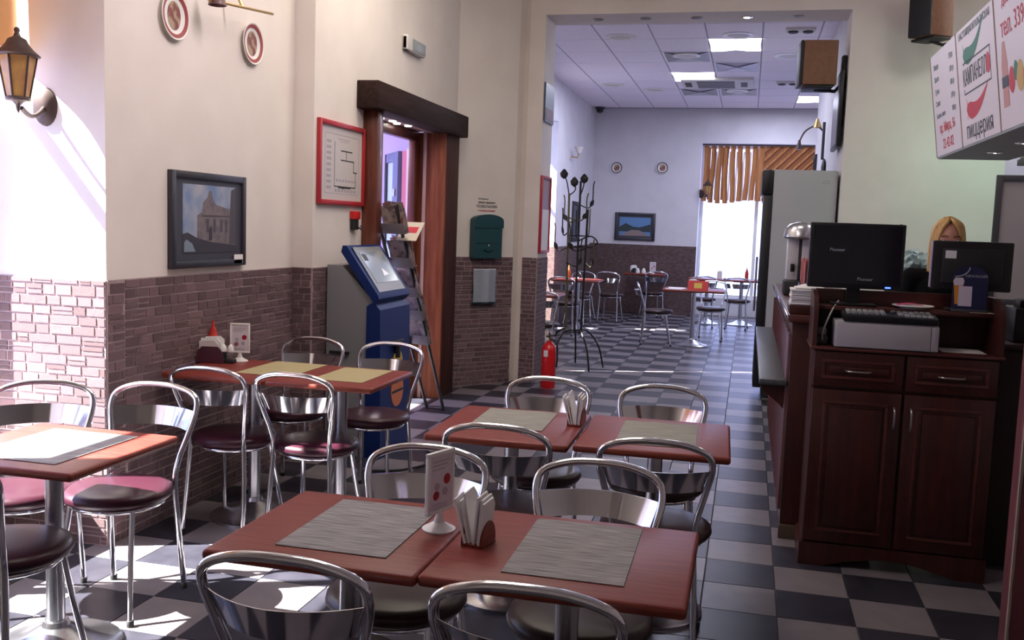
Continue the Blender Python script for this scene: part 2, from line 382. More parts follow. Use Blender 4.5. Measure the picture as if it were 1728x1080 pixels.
sbox('wall_right_return', PLASTER2, 1.1, 2.3, 9.0, 9.12, 0, 3.75)
# stone wainscot of the rear room (too far away to tell the stones apart)
WSTONE = mat('far_stone', (0.075, 0.045, 0.042), .85, col2=(0.14, 0.09, 0.085), scale=16, stretch=(1, 1, 2.4), detail=6)
def far_wainscot(*a): o = MB().box(*a).build('wainscot', WSTONE, None, smooth=False); return struct(o)
far_wainscot(-2.72, -2.705, 5.56, 9.6, 0, WH); far_wainscot(-2.72, -2.705, 10.2, 13.5, 0, WH); far_wainscot(-3.1, -2.705, 10.185, 10.2, 0, WH)
far_wainscot(-2.72, -.80, 13.485, 13.5, 0, 1.235)

# rear ceiling: grid slab with panels
CZ = 3.65
cr = struct(MB().box(-3.3, 2.4, 5.56, 14.0, CZ+.004, CZ+.12).build('ceiling_rear', CEILG, smooth=False))
LITP = {(-1, 0), (-2, 3), (1, 6)}; UNLIT = {(-2, 1), (-1, 2), (-2, 5), (-1, 5)}
pan = MB().rbox(-.287, .287, -.372, .372, -.004, .012, .003, seg=1).build('panel', CEILP, smooth=False); PAN = pan.data; bpy.data.objects.remove(pan)
for i in range(-5, 4):
    for j in range(-3, 9):
        x = .12+.59*i+.295; y = 7.2+.76*j+.38
        if (i, j) in LITP or (i, j) in UNLIT or y > 13.6 or y < 5.5 or x > 2.3: continue
        o = bpy.data.objects.new('panel', PAN); C.objects.link(o); o.parent = cr; o.location = (x, y, CZ)
def bowtie(w, l):   # outline of a twin-lobed diffuser: wide ends, pinched in the middle
    return [(-w, -l), (-w*.5, -l), (-w*.2, -l*.82), (0, -l*.74), (w*.2, -l*.82), (w*.5, -l), (w, -l), (w*.94, 0), (w, l), (w*.5, l), (w*.2, l*.84), (0, l*.78), (-w*.2, l*.84), (-w*.5, l), (-w, l), (-w*.94, 0)]
TROFF = mat('troffer_reflector', (.24, .24, .27), .35, .3)
for k, (i, j) in enumerate(sorted(LITP | UNLIT)):
    x = .12+.59*i+.295; y = 7.2+.76*j+.38; lit = (i, j) in LITP
    nm = {(-1, 0): 'lit recessed ceiling light, the nearest and largest of three glowing ones', (-2, 3): 'lit recessed ceiling light left of the white air conditioner cassette', (1, 6): 'lit recessed ceiling light by the rear wall above the brown curtain',
          (-2, 1): 'unlit recessed ceiling light with grey reflectors, left of the nearest lit one', (-1, 2): 'unlit recessed ceiling light in front of the air conditioner cassette', (-2, 5): 'unlit ceiling light behind the lit one left of the air conditioner', (-1, 5): 'unlit ceiling light right behind the air conditioner cassette'}[(i, j)]
    t = thing('ceiling_light', nm, 'light', (x, y, CZ), 0, 'recessed ceiling lights of the rear room')
    F = MB(); a, b = .287, .372
    F.box(-a, a, -b, -b+.03, -.008, .012).box(-a, a, b-.03, b, -.008, .012).box(-a, -a+.025, -b+.03, b-.03, -.008, .012).box(a-.025, a, -b+.03, b-.03, -.008, .012)
    F.build('frame', CEILP, t, smooth=False)
    if lit: MB().prism(bowtie(.285, .36), -.014, -.009).build('diffuser', LIT, t, smooth=False)
    else:
        for sx in (-1, 1):
            MB().prism([(sx*.26, -.34), (sx*.02, 0), (sx*.26, .34)], -.010, -.004).build('reflector', TROFF, t, smooth=False)
        MB().prism([(-.25, .34), (0, .02), (.25, .34)], -.0095, -.004).build('reflector', mat('troffer_light', (.45, .45, .50), .4), t, smooth=False)
# ceiling cassette
t = thing('air_conditioner', 'white ceiling cassette air conditioner with slatted grille in rear ceiling', 'air conditioner', (-.46, 10.35, CZ))
MB().rbox(-.50, .50, -.42, .42, -.045, .002, .012).build('casing', OFFW, t)
MB().box(-.28, .24, -.30, .30, -.050, -.046).build('intake_grille', DGREY, t, smooth=False)
for k in range(7): MB().box(-.28, .24, -.29+k*.09, -.245+k*.09, -.056, -.047).build('slat', GREY, t, smooth=False)
for sx in (-.41, .37): MB().box(sx-.045, sx+.045, -.2, .2, -.049, -.044).build('vent', BLACKM, t, smooth=False)
# round ceiling fittings
def round_fit(x, y, label, lit=False, r=.17):
    t = thing('ceiling_spot', label, 'light', (x, y, CZ), 0, 'round ceiling fittings')
    MB().lathe([(r, 0), (r, -.012), (r*.82, -.02), (r*.7, -.012), (r*.68, -.004)], 24).build('trim_ring', WHITE, t)
    MB().lathe([(r*.66, -.012), (r*.4, -.022), (.001, -.026)], 24).build('diffuser', OFFW, t)
round_fit(-1.42, 7.05, 'round white ceiling fitting at front left of the rear ceiling')
round_fit(-.14, 7.03, 'round white ceiling fitting right of the nearest lit panel')
round_fit(-.77, 8.25, 'round white ceiling fitting behind the nearest lit panel')
round_fit(.44, 8.3, 'round white ceiling fitting left of the brown hanging loudspeaker')
round_fit(-2.0, 10.6, 'round white ceiling fitting near the left wall of rear room')
round_fit(-1.42, 11.1, 'round white ceiling fitting behind the left lit panel')
round_fit(-.2, 11.25, 'round white ceiling fitting just behind the air conditioner')
for k, (x, y, nm) in enumerate(((.5, 6.76, 'twin black-eyed ceiling spotlight at the front right of rear ceiling'), (.5, 10.37, 'twin black-eyed ceiling spotlight right of the air conditioner'))):
    t = thing('twin_spotlight', nm, 'light', (x, y, CZ), 0, 'twin ceiling spotlights')
    MB().rbox(-.15, .15, -.09, .09, -.03, 0, .006).build('housing', OFFW, t)
    for sx in (-.075, .075): MB().lathe([(.055, -.032), (.05, -.045), (.02, -.036)], 16, (sx, 0, 0)).build('lamp_head', BLACKM, t)
for k, x in enumerate((-1.40, -.95, -.48, -.03, .42)):
    t = thing('downlight', ('small lit downlight in the soffit of the wide opening' if k == 3 else 'small unlit downlight in the soffit, %s from the left' % ['first', 'second', 'third', '', 'last'][k]), 'light', (x, 5.33, 3.47), 0, 'downlights in the opening soffit')
    MB().lathe([(.052, 0), (.052, -.006), (.036, -.010), (.034, -.002)], 20).build('trim_ring', mat('dull_ring', (.35, .33, .32), .4, .6) if k != 3 else CHROME, t)
    MB().lathe([(.033, -.004), (.02, -.012), (.001, -.014)], 16).build('bulb', SPOTL if k == 3 else mat('dull_bulb', (.3, .28, .27), .3), t)
t = thing('security_camera', 'small black dome camera in the far left ceiling corner', 'camera', (-2.6, 13.25, CZ))
MB().lathe([(.09, 0), (.09, -.03), (.06, -.04)], 18).build('mount', DGREY, t)
MB().lathe([(.065, -.04), (.06, -.08), (.03, -.105), (.001, -.11)], 18).build('dome', BLACK, t)

# ------------------------------------------------------------------ entrance door with mahogany casing and vestibule
d1 = sempty('door_1')
MB().rbox(XB-.02, -2.34, 2.24, 4.33, 2.255, 2.44, .012).build('header_box', MAHOG_D, d1)
MB().rbox(XB-.02, -2.39, 2.36, 2.46, 0, 2.256, .008).build('casing', MAHOG, d1)
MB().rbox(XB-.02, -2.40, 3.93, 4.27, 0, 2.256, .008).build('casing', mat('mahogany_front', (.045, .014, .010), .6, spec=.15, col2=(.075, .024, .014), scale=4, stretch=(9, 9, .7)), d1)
MB().rbox(-2.66, -2.405, 3.90, 3.935, 0, 2.256, .004).build('jamb_lining', mat('mahogany_lit', (.15, .040, .016), .5, spec=.2, col2=(.24, .075, .03), scale=4, stretch=(9, 9, .7)), d1)  # jamb's lit tone is put into a lighter copy of the wood
MB().rbox(-2.66, XB-.02, 2.40, 2.44, 0, 2.30, .004).build('jamb_lining', MAHOG, d1)
MB().rbox(-2.66, XB-.02, 2.44, 3.90, 2.262, 2.30, .003).build('soffit_board', mat('mauve_soffit', (.36, .22, .22), .4), d1)
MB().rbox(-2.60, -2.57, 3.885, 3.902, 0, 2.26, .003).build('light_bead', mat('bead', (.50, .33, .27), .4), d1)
MB().rbox(-2.70, -2.64, 3.80, 3.95, 0, 2.18, .006).build('inner_frame', MAHOG, d1)
MB().rbox(-2.70, -2.64, 2.44, 2.52, 0, 2.18, .006).build('inner_frame', MAHOG, d1)
MB().rbox(-2.70, -2.64, 2.44, 3.90, 2.18, 2.262, .006).build('inner_head', MAHOG, d1)
for k in range(5):
    x = -2.56-.03*(k % 2); y = 2.72+.17*k
    MB().lathe([(.030, 0), (.026, -.008), (.001, -.010)], 14, (x, y, 2.262)).build('downlight', SPOTL, d1)
# glazed outer leaf standing open in the vestibule
leaf = thing('glazed_door', 'open glazed door leaf with dark frame seen through the entrance', 'door', (-2.79, 3.90, 0), math.radians(-57))
ALU = mat('blue_grey_frame', (.10, .12, .20), .4)
for a in ((-.55, -.48), (-.20, 0)): MB().rbox(a[0], a[1], -.04, .0, .02, 2.1, .004).build('stile', BLACKM if a[0] < -.3 else ALU, leaf)
for a in ((.02, .22), (2.02, 2.1)): MB().rbox(-.48, -.20, -.04, .0, a[0], a[1], .004).build('rail', ALU, leaf)
MB().box(-.48, -.20, -.023, -.017, .22, 2.02).build('pane', mat('misty_glass', (.45, .58, .60), .3), leaf, smooth=False)
for z in (.45, 1.2, 1.75): MB().lathe([(.014, -.03), (.014, .03)], 10, (-.06, -.050, z)).build('hinge', CHROME, leaf)
LILAC = mat('lilac_paint', (.56, .46, .70), .8)
sbox('wall_vestibule_far', LILAC, -4.5, -2.66, 4.47, 4.55, 0, 2.6)
sbox('wall_vestibule_near', LILAC, -4.5, -2.66, 1.9, 2.0, 0, 2.6)
sbox('ceiling_vestibule', LILAC, -4.5, -2.66, 1.9, 4.5, 2.5, 2.6)
sbox('trim_1', mat('pink_trim', (.62, .20, .27), .5), -2.775, -2.735, 3.86, 3.95, 0, 2.1)
sbox('trim_2', mat('pale_trim', (.80, .68, .66), .5), -2.733, -2.702, 3.85, 3.95, 0, 2.12)
window('door_2', (-4.45, 2.0, 0), (0, 1, 0), 2.47, .02, 2.45, 2, (1.0,), None, .09)
lamp('vestibule_lamp', 'POINT', (-3.4, 3.2, 2.35), 22, (0.95, 0.85, 1.0), radius=.1)

# ------------------------------------------------------------------ dining tables
K_T = 1.05; H_T = CAM.z-(CAM.z-.75)*K_T      # the lower tables: top height, and their plan about the camera foot
def low(x, y): return CAM.x+(x-CAM.x)*K_T, CAM.y+(y-CAM.y)*K_T
def is_low(x, y): return y < .15 and x > -2.4
def make_table(w, d, h=.75, cx=0):
    top = CHERRY; g = h-.75
    t = bpy.data.objects.new('dining_table', None); C.objects.link(t); t.empty_display_size = .1
    b = MB().rbox(-w/2, w/2, -d/2, d/2, .722+g, .750+g, .011, seg=3)
    o = b.build('tabletop', [top, CHERRY_E], t)
    for p in o.data.polygons:
        if abs(p.normal.z) < .6: p.material_index = 1
    MB().rbox(cx-.13, cx+.13, -.13, .13, .708+g, .723+g, .004).build('mounting_plate', DGREY, t)
    MB().lathe([(.030, .07), (.030, .71+g)], 20, (cx, 0, 0)).build('column', STEEL, t)
    MB().lathe([(.215, 0), (.215, .012), (.205, .018), (.17, .026), (.11, .045), (.062, .075), (.046, .082), (.040, .10), (.032, .102)], 36, (cx, 0, 0)).build('base', STEEL, t)
    return t
TG = 'square single-column dining tables'
def place_table(w, d, x, y, label, rz=0, cx=0):
    if is_low(x, y): t = make_table(w*K_T, d*K_T, H_T); x, y = low(x, y)
    else: t = make_table(w, d, .75, cx)
    t.location = (x, y, 0); t.rotation_euler.z = rz; return tag(t, label, 'table', TG)
place_table(.56, .545, -2.035, -1.225, 'red cherry table in the sunlight by the left window')
place_table(.518, .525, -.809, -1.660, 'nearest red cherry table, the half with the menu stand')
place_table(.578, .525, -.2615, -1.650, 'nearest red cherry table, the half beside the aisle')
place_table(.53, .60, -.738, -.292, 'middle red cherry table, the half under the small napkin holder', .02)
place_table(.545, .58, -.19, -.262, 'middle red cherry table, the half next to the aisle', .025)
place_table(.535, .56, -2.33, .46, 'red table against the stone wall under the framed picture', 0, .08)
place_table(.535, .56, -1.785, .465, 'red table in front of the blue payment kiosk')
place_table(.80, .62, -.56, 8.95, 'rear room table in the aisle with a bright card and papers')
place_table(.60, .60, -.52, 12.15, 'rear room table before the bright window, left one')
place_table(.60, .60, .03, 12.2, 'rear room table before the bright window, right one holding a red bottle')
place_table(.70, .60, -1.62, 13.0, 'small table at the rear wall beneath the landscape picture')
place_table(.70, .60, -2.25, 6.75, 'rear room table half hidden behind the brick pillar and coat rack')
place_table(.70, .60, -2.30, 10.0, 'rear room table by the left wall among dark chairs')

# ------------------------------------------------------------------ chairs
def hoop_pts():
    R = [(.158, -.205, .012), (.150, -.180, .25), (.140, -.168, .44), (.147, -.182, .53), (.172, -.217, .64), (.189, -.243, .725), (.172, -.262, .778), (.095, -.274, .808), (0, -.278, .815)]
    L = [(-x, y, z) for x, y, z in R[:-1]][::-1]
    return catmull(R+L, 5)
def make_chair(vinyl):
    t = bpy.data.objects.new('bistro_chair', None); C.objects.link(t); t.empty_display_size = .1
    MB().lathe([(.001, .418), (.17, .418), (.193, .424), (.203, .440), (.198, .458), (.17, .468), (.09, .473), (.001, .474)], 36).build('seat', vinyl, t, angle=80)
    MB().tube([(.165*math.cos(a*PI/12), .165*math.sin(a*PI/12), .407) for a in range(24)], .0095, 8, True).build('seat_ring', CHROME, t, angle=80)
    MB().tube(hoop_pts(), .0115, 10).build('back_frame', CHROME, t, angle=80)
    def bp(u, v):
        s = 2*u-1; z = .645+.075*v; w = .158+.022*v
        return Vector((w*s, -.222-.024*v-.072*(1-s*s), z))
    MB().shell(bp, 20, 2, (0, .003, 0)).build('backrest', PLATE, t, angle=50)
    for sx in (-1, 1):
        MB().tube(catmull([(sx*.128, .105, .41), (sx*.140, .135, .25), (sx*.166, .182, .012)], 5), .0105, 9).build('leg', CHROME, t, angle=80)
        MB().lathe([(.013, 0), (.014, .02), (.012, .024)], 10, (sx*.167, .184, 0)).build('foot_cap', BLACKM, t)
        MB().lathe([(.013, 0), (.014, .02), (.012, .024)], 10, (sx*.158, -.206, 0)).build('foot_cap', BLACKM, t)
    return t
CG = 'chrome hoop-backed bistro chairs'
protoR = make_chair(VINYL_R); protoB = make_chair(VINYL_B); used = {}
def place_chair(x, y, deg, label, brown=False):
    p = protoB if brown else protoR
    if p.name in used: t = copy_tree(p)
    else: t = p; used[p.name] = 1
    t.location = (x, y, 0); t.rotation_euler.z = math.radians(deg); tag(t, label, 'chair', CG); return t
place_chair(-2.185, -.70, 183, 'chrome chair behind the sunlit window table, its hoop against the stone wall')
place_chair(-2.51, -.82, 203, 'chrome chair bleached by sun in the window niche')
place_chair(-2.11, -1.36, 2, 'burgundy round seat at the near side of the sunlit window table')
place_chair(-.80, -1.80, 1, 'chrome chair nearest the camera, left of the two at bottom edge', True)
place_chair(-.285, -1.795, 2, 'chrome chair nearest the camera, right of the two at bottom edge', True)
place_chair(-.815, -1.315, 181, 'chrome chair behind the white menu stand, facing the nearest table', True)
place_chair(-.285, -1.305, 180, 'chrome chair across the nearest table, its back before the brown seats', True)
place_chair(-.715, -.385, 1, 'chrome chair at the near side of the middle table, left one', True)
place_chair(-.165, -.40, 2, 'chrome chair at the near side of the middle table, beside the aisle', True)
place_chair(-.740, .165, 181, 'chrome chair at the far side of the middle table, before the extinguisher', True)
place_chair(-.218, .175, 182, 'chrome chair at the far side of the middle table, next to the aisle', True)
place_chair(-2.265, .30, 0, 'chrome chair with burgundy seat in front of the wall table, left one')
place_chair(-1.835, .305, 0, 'chrome chair with burgundy seat in front of the wall table, right one')
place_chair(-2.31, .98, 180, 'chrome chair behind the wall table, close to the wall step')
place_chair(-1.83, .985, 180, 'chrome chair behind the wall table, in front of the blue kiosk')
place_chair(-1.02, 8.85, -82, 'rear room chair seen in profile left of the aisle table', True)
place_chair(-.36, 9.75, 178, 'rear room chair just behind the aisle table', True)
place_chair(-.55, 11.62, 3, 'rear room chair before the window table, left hoop', True)
place_chair(-.02, 11.6, -3, 'rear room chair before the window table, right hoop beside the fridge', True)
place_chair(-2.02, 11.55, -6, 'rear room chair with shiny hoop standing free, right of the coat rack', True)
place_chair(-2.42, 10.72, 172, 'rear room chair behind the coat rack poles', True)
place_chair(-2.35, 9.35, -4, 'rear room chair with bright hoop seen left through the coat rack', True)
place_chair(-2.52, 11.6, -30, 'rear room chair at the left wall, its dark back rising behind others', True)
place_chair(-2.05, 6.35, 8, 'dark chair at the table behind the pillar and red extinguisher', True)
place_chair(-1.45, 12.45, 20, 'rear room chair in front of the small rear wall table', True)

# ------------------------------------------------------------------ things on the tables
def streak(name, c1, c2): return mat(name, c1, .75, col2=c2, scale=9, stretch=(1.2, 30, 4), bump=.25, detail=6, lo=.3, hi=.7)
MATG = streak('grey_bamboo', (.085, .080, .085), (.40, .38, .37)); MATY = streak('olive_bamboo', (.33, .27, .13), (.44, .38, .20)); MATS_ = streak('greenish_bamboo', (.14, .14, .11), (.38, .37, .31))
def placemat(x, y, w, d, rz, m_, label):
    z = .7502
    if is_low(x, y): w *= K_T; d *= K_T; z = H_T+.0002; x, y = low(x, y)
    o = MB().rbox(-w/2, w/2, -d/2, d/2, 0, .003, .001, seg=1).build('placemat', m_, None, loc=(x, y, z)); o.rotation_euler.z = rz
    return tag(o, label, 'placemat', 'woven placemats')
placemat(-2.03, -1.225, .33, .40, 0, MATG, 'placemat bleached by sun on the window table')
placemat(-.787, -1.645, .275, .39, 0, MATG, 'grey streaked placemat beside the white menu stand')
placemat(-.248, -1.632, .272, .402, .01, MATG, 'grey streaked placemat at the aisle end of the nearest table')
placemat(-.748, -.215, .285, .36, .03, MATS_, 'greenish grey placemat on the left half of the middle table')
placemat(-.182, -.258, .285, .41, .03, MATS_, 'greenish grey placemat at the aisle end of the middle table')
placemat(-2.13, .52, .29, .42, 0, MATY, 'olive yellow placemat on the wall table, left one')
placemat(-1.74, .50, .26, .40, 0, MATY, 'olive yellow placemat on the wall table, right one')
FOODR = mat('print_red', (.55, .03, .04), .6); INKG = mat('ink_grey', (.16, .15, .16), .7); INKL = mat('ink_light', (.42, .38, .42), .7); INKR = mat('ink_red', (.60, .04, .06), .7); INKB = mat('ink_black', (.03, .03, .03), .7); INKGN = mat('ink_green', (.03, .17, .09), .7)
def menu_stand(x, y, z, rz, label):
    k_ = 1.0
    if is_low(x, y): x, y = low(x, y); z = H_T; k_ = K_T
    t = thing('menu_stand', label, 'menu stand', (x, y, z), rz, 'white table menu stands'); t.scale = (k_,)*3
    MB().lathe([(.042, 0), (.042, .004), (.030, .010), (.014, .020), (.009, .036), (.010, .048)], 28).build('base', WHITE, t)
    fr = MB(); w, h0, h1 = .052, .044, .200
    fr.rbox(-w, w, -.006, .006, h0, h0+.010, .002).rbox(-w, w, -.006, .006, h1-.010, h1, .002).rbox(-w, -w+.009, -.006, .006, h0+.010, h1-.010, .002).rbox(w-.009, w, -.006, .006, h0+.010, h1-.010, .002)
    fr.build('frame', WHITE, t)
    cdk = MB().box(-w+.008, w-.008, -.003, .003, h0+.008, h1-.008).build('card', mat('card_print', (.66, .60, .66), .5), t, smooth=False)
    for s in (-1, 1):
        pr = MB()
        for k in range(3): pr.box(-.034, .034-.01*k, s*.0034-.0003, s*.0034+.0003, .174-.010*k, .177-.010*k)
        for k in range(3): pr.box(-.030, .026, s*.0034-.0003, s*.0034+.0003, .066-.006*k, .068-.006*k)
        pr.build('printed_line', INKL, cdk, smooth=False)
        R = random.Random(4)
        for k in range(7):
            a, b = R.uniform(-.028, .028), R.uniform(.086, .135); r = R.uniform(.009, .014)
            Mr = Matrix.Translation((a, s*.0034, b)) @ Matrix.Rotation(PI/2, 4, 'X')
            MB().lathe([(r, -.0004), (r, .0004)], 10, M=Mr).build('printed_tomato', FOODR if k % 3 else mat('print_grey', (.42, .36, .40), .6), cdk, smooth=False)
    return t
menu_stand(-.603, -1.60, .750, math.radians(70), 'white tilted menu stand on the nearest table')
menu_stand(-2.45, .66, .750, math.radians(12), 'white menu stand with tomato print on the wall table')
menu_stand(-1.50, 12.95, .750, math.radians(5), 'white menu stand on the table at the rear wall')
def napkin_holder(x, y, rz, label, wood, r=.058, z=.75):
    if is_low(x, y): x, y = low(x, y); z = H_T
    t = thing('napkin_holder', label, 'napkin holder', (x, y, z), rz, 'wooden napkin holders')
    arc = [(-r, 0)]+[(r*math.cos(a), .012+r*1.25*math.sin(a)) for a in [PI*(1-k/14) for k in range(15)]]+[(r, 0)]
    MB().rbox(-r, r, -.030, .030, 0, .008, .002).build('base', wood, t)
    for s in (-1, 1): MB().prism(arc, s*.026-.003, s*.026+.003, 'y').build('side_panel', wood, t)
    for k in range(6):
        h = .112+.006*((k*5) % 4); tilt = -.10+.02*k if k < 3 else .10+.04*k; q_ = min(r*.88, .052)
        Mr = Matrix.Translation((.003*((k*3) % 5-2), -.019+.0075*k, .008)) @ Matrix.Rotation(-tilt, 4, 'X')
        MB().prism([(-q_, 0), (q_, 0), (q_, h-.02), (q_*.6, h), (-q_*.92, h-.006)], -.0022, .0022, 'y', Mr).build('napkin', WHITEP, t, smooth=False)
    return t
napkin_holder(-.482, -1.665, math.radians(80), 'round cherry napkin holder beside the white menu stand', CHERRY_E, .040)
napkin_holder(-.502, -.21, math.radians(88), 'narrow napkin holder at the seam of the middle table', CHERRY_E, .05)
napkin_holder(-2.555, .56, math.radians(12), 'dark burgundy napkin holder at the wall end of the wall table', mat('burgundy_wood', (.075, .014, .03), .4), .072)
napkin_holder(-1.83, 12.95, math.radians(20), 'dark napkin holder on the table at the rear wall', BLACKM)
def bottle(x, y, label, col, h=.21, z=.75):
    t = thing('sauce_bottle', label, 'bottle', (x, y, z), 0, 'red sauce bottles')
    MB().lathe([(.028, 0), (.030, .01), (.029, h*.55), (.022, h*.66), (.018, h*.70)], 20).build('body', col, t)
    MB().lathe([(.019, h*.70), (.018, h*.75), (.009, h*.82), (.004, h)], 16).build('nozzle', col, t); return t
SAUCE = mat('sauce_red', (.50, .03, .02), .35)
bottle(-2.595, .64, 'red sauce bottle with pointed nozzle behind the burgundy napkin holder', SAUCE)
bottle(.10, 12.2, 'red sauce bottle against the bright rear window', SAUCE)
bottle(-2.45, 10.05, 'orange red bottle on the rear table behind the coat rack', mat('sauce_orange', (.55, .10, .02), .35))
t = thing('cruet_set', 'white salt and pepper shakers in a dark holder on the wall table', 'cruet set', (-2.475, .575, .75))
MB().rbox(-.045, .045, -.022, .022, 0, .022, .006).build('holder', BLACKM, t)
for k, sx in enumerate((-1, 1)):
    MB().lathe([(.018, .010), (.020, .03), (.016, .055), (.012, .062)], 16, (sx*.021, 0, 0)).build('shaker', CLEAR if k else BLACK, t)
    MB().lathe([(.017, .058), (.018, .066), (.013, .085), (.006, .096), (.001, .098)], 16, (sx*.021, 0, 0)).build('shaker_cap', WHITE, t)
for k, (x, y) in enumerate(((-1.70, 12.88),)):
    t = thing('cruet_set', 'white shakers on the table at the rear wall', 'cruet set', (x, y, .75))
    for sx in (-1, 1):
        MB().lathe([(.035, 0), (.038, .03), (.028, .06), (.016, .085), (.001, .09)], 14, (sx*.05, .02*sx, 0)).build('shaker', WHITE, t)
o = thing('table_card', 'red and yellow folded card on the rear aisle table', 'card', (-.50, 8.72, .75), 0)
for s in (-1, 1):
    MB().box(-.13, .13, -.002, .002, 0, .13, Matrix.Translation((0, s*.035, 0)) @ Matrix.Rotation(s*.26, 4, 'X')).build('card_face', mat('card_red', (.62, .05, .04), .5), o, smooth=False)
    MB().box(-.05, .05, -.0035, .0035, .03, .10, Matrix.Translation((0, s*.036, 0)) @ Matrix.Rotation(s*.26, 4, 'X')).build('card_emblem', mat('card_yellow', (.70, .50, .08), .5), o, smooth=False)
napkin_holder(-.58, 8.92, 0, 'napkin holder behind the red and yellow card', CHERRY_E)
for k, (dx, dy) in enumerate(((-.24, .14), (-.22, -.02), (-.25, -.18))):
    o = MB().rbox(-.11, .11, -.05, .05, 0, .004, .001, seg=1).build('paper_mat', WHITEP, None, loc=(-.56+dx, 8.95+dy, .7502))
    tag(o, ['far', 'middle', 'near'][k]+' white paper strip on the rear aisle table', 'paper', 'papers on the rear aisle table')
napkin_holder(-.33, 12.1, 0, 'small napkin holder on the left window table in the rear room', WHITE, .04)

# ------------------------------------------------------------------ things on the left walls
def wall_frame(name, label, cat, o, u, w, h, fr, fm, depth=.025, matw=0, matm=None, group=None):
    """framed sheet hung on a wall: o = lower left corner on the wall, u to the right"""
    t = thing(name, label, cat, o, 0, group); M = frame_m((0, 0, 0), u, (0, 0, 1))
    F = MB(); F.rbox(0, fr, 0, h, 0, depth, .003, M).rbox(w-fr, w, 0, h, 0, depth, .003, M).rbox(fr, w-fr, 0, fr, 0, depth, .003, M).rbox(fr, w-fr, h-fr, h, 0, depth, .003, M)
    F.build('frame', fm, t)
    if matw: MB().box(fr, w-fr, fr, h-fr, .004, depth*.55, M).build('mount', matm, t, smooth=False)
    return t, M
NAVY = mat('dark_frame', (.030, .030, .040), .35); NAVYM = mat('dark_mount', (.045, .045, .062), .5)
t, M = wall_frame('framed_picture', 'dark framed picture of an old church by a canal on the white wall', 'picture', (XA, .285, 1.238), (0, 1, 0), .70, .482, .035, NAVY, .028, 1, NAVYM)
im = MB()
def quad(mb, pts, z, M, i): mb.mat(i).add([M @ Vector((x, y, z)) for x, y in pts], [tuple(range(len(pts)))])
zz = .0165; a0, b0, W_, H_ = .105, .075, .50, .345
def P(u, v): return (a0+u*W_, b0+v*H_)
CH = [mat('pic_sky', (.16, .24, .40), .4, col2=(.42, .42, .46), scale=7), mat('pic_stone', (.125, .105, .115), .5, col2=(.21, .17, .175), scale=30), mat('pic_dark', (.035, .032, .045), .5), mat('pic_water', (.20, .25, .32), .3), mat('pic_shade', (.075, .065, .08), .5)]
quad(im, [P(0, 0), P(1, 0), P(1, 1), P(0, 1)], zz, M, 0)
quad(im, [P(.25, .1), P(1, .1), P(1, .72), P(.86, .66), P(.60, .72), P(.55, .80), P(.52, .92), P(.48, .92), P(.44, .82), P(.36, .74), P(.34, .60), P(.25, .55)], zz+.0005, M, 1)
quad(im, [P(.86, .12), P(1, .12), P(1, 1), P(.90, .95), P(.88, .6)], zz+.001, M, 4)
for u in (.42, .55, .68, .78): quad(im, [P(u, .30), P(u+.05, .30), P(u+.05, .50), P(u, .50)], zz+.0012, M, 4)
quad(im, [P(.47, .18), P(.53, .18), P(.53, .36), P(.50, .40), P(.47, .36)], zz+.0013, M, 2)
quad(im, [P(.34, .535), P(.88, .535), P(.88, .56), P(.34, .56)], zz+.0014, M, 4)
quad(im, [P(0, 0), P(1, 0), P(1, .10), P(.5, .16), P(.25, .22), P(.08, .30), P(0, .28)], zz+.0016, M, 2)
quad(im, [P(.02, .02), P(.22, .02), P(.16, .14), P(.06, .20), P(.02, .16)], zz+.0018, M, 3)
im.build('photograph', CH, t, smooth=False)
MB().box(.575, .665, .012, .060, .026, .028, M).build('price_label', WHITEP, t, smooth=False)
def plate(o, n, r, label, cat='plate', face=None, grp='decorative wall plates'):
    t = thing('wall_plate', label, cat, o, 0, grp)
    z = Vector(n).normalized(); q = z.to_track_quat('Z', 'Y').to_matrix().to_4x4()
    MB().lathe([(r*.55, 0), (r*.62, .006), (r, .022), (r*.99, .026), (r*.66, .013), (.001, .012)], 32, M=q).build('dish', WHITE, t)
    MB().lathe([(r*.92, .0220), (r*.76, .0170), (r*.76, .0190), (r*.92, .0240)], 32, M=q).build('painted_band', mat('band_red', (.30, .055, .05), .4) if not face else face, t)
    MB().lathe([(r*.60, .0125), (r*.60, .0140), (.001, .0140)], 24, M=q, sx=.8).build('painted_scene', mat('scene', (.40, .30, .20), .5, col2=(.20, .06, .05), scale=22, lo=.42, hi=.55), t)
    return t
plate((XA, .322, 2.447), (1, 0, 0), .113, 'red rimmed painted plate high on the wall, left and larger in view')
plate((XA, 1.058, 2.455), (1, 0, 0), .112, 'red rimmed painted plate high on the wall, under the brass rod')
t = thing('picture_lamp', 'brass wall lamp bar above the two painted plates', 'lamp', (XA, .75, 2.66))
MB().tube([(.13, -.32, -.115), (.13, .32, -.045)], .0075, 8).build('rod', BRASS, t)
MB().tube([(0, 0, .04), (.07, 0, .03), (.13, 0, -.08)], .007, 8).build('arm', BRASS, t)
MB().lathe([(.05, 0), (.05, .008), (.02, .016)], 18, M=Matrix.Translation((0, 0, .04)) @ Matrix.Rotation(PI/2, 4, 'Y')).build('wall_rose', BRASS, t)
MB().lathe([(.014, .03), (.035, -.02), (.045, -.055), (.042, -.055), (.012, .0)], 18, (.13, -.24, -.07)).build('lamp_shade', mat('brown_cup', (.12, .05, .05), .4), t)
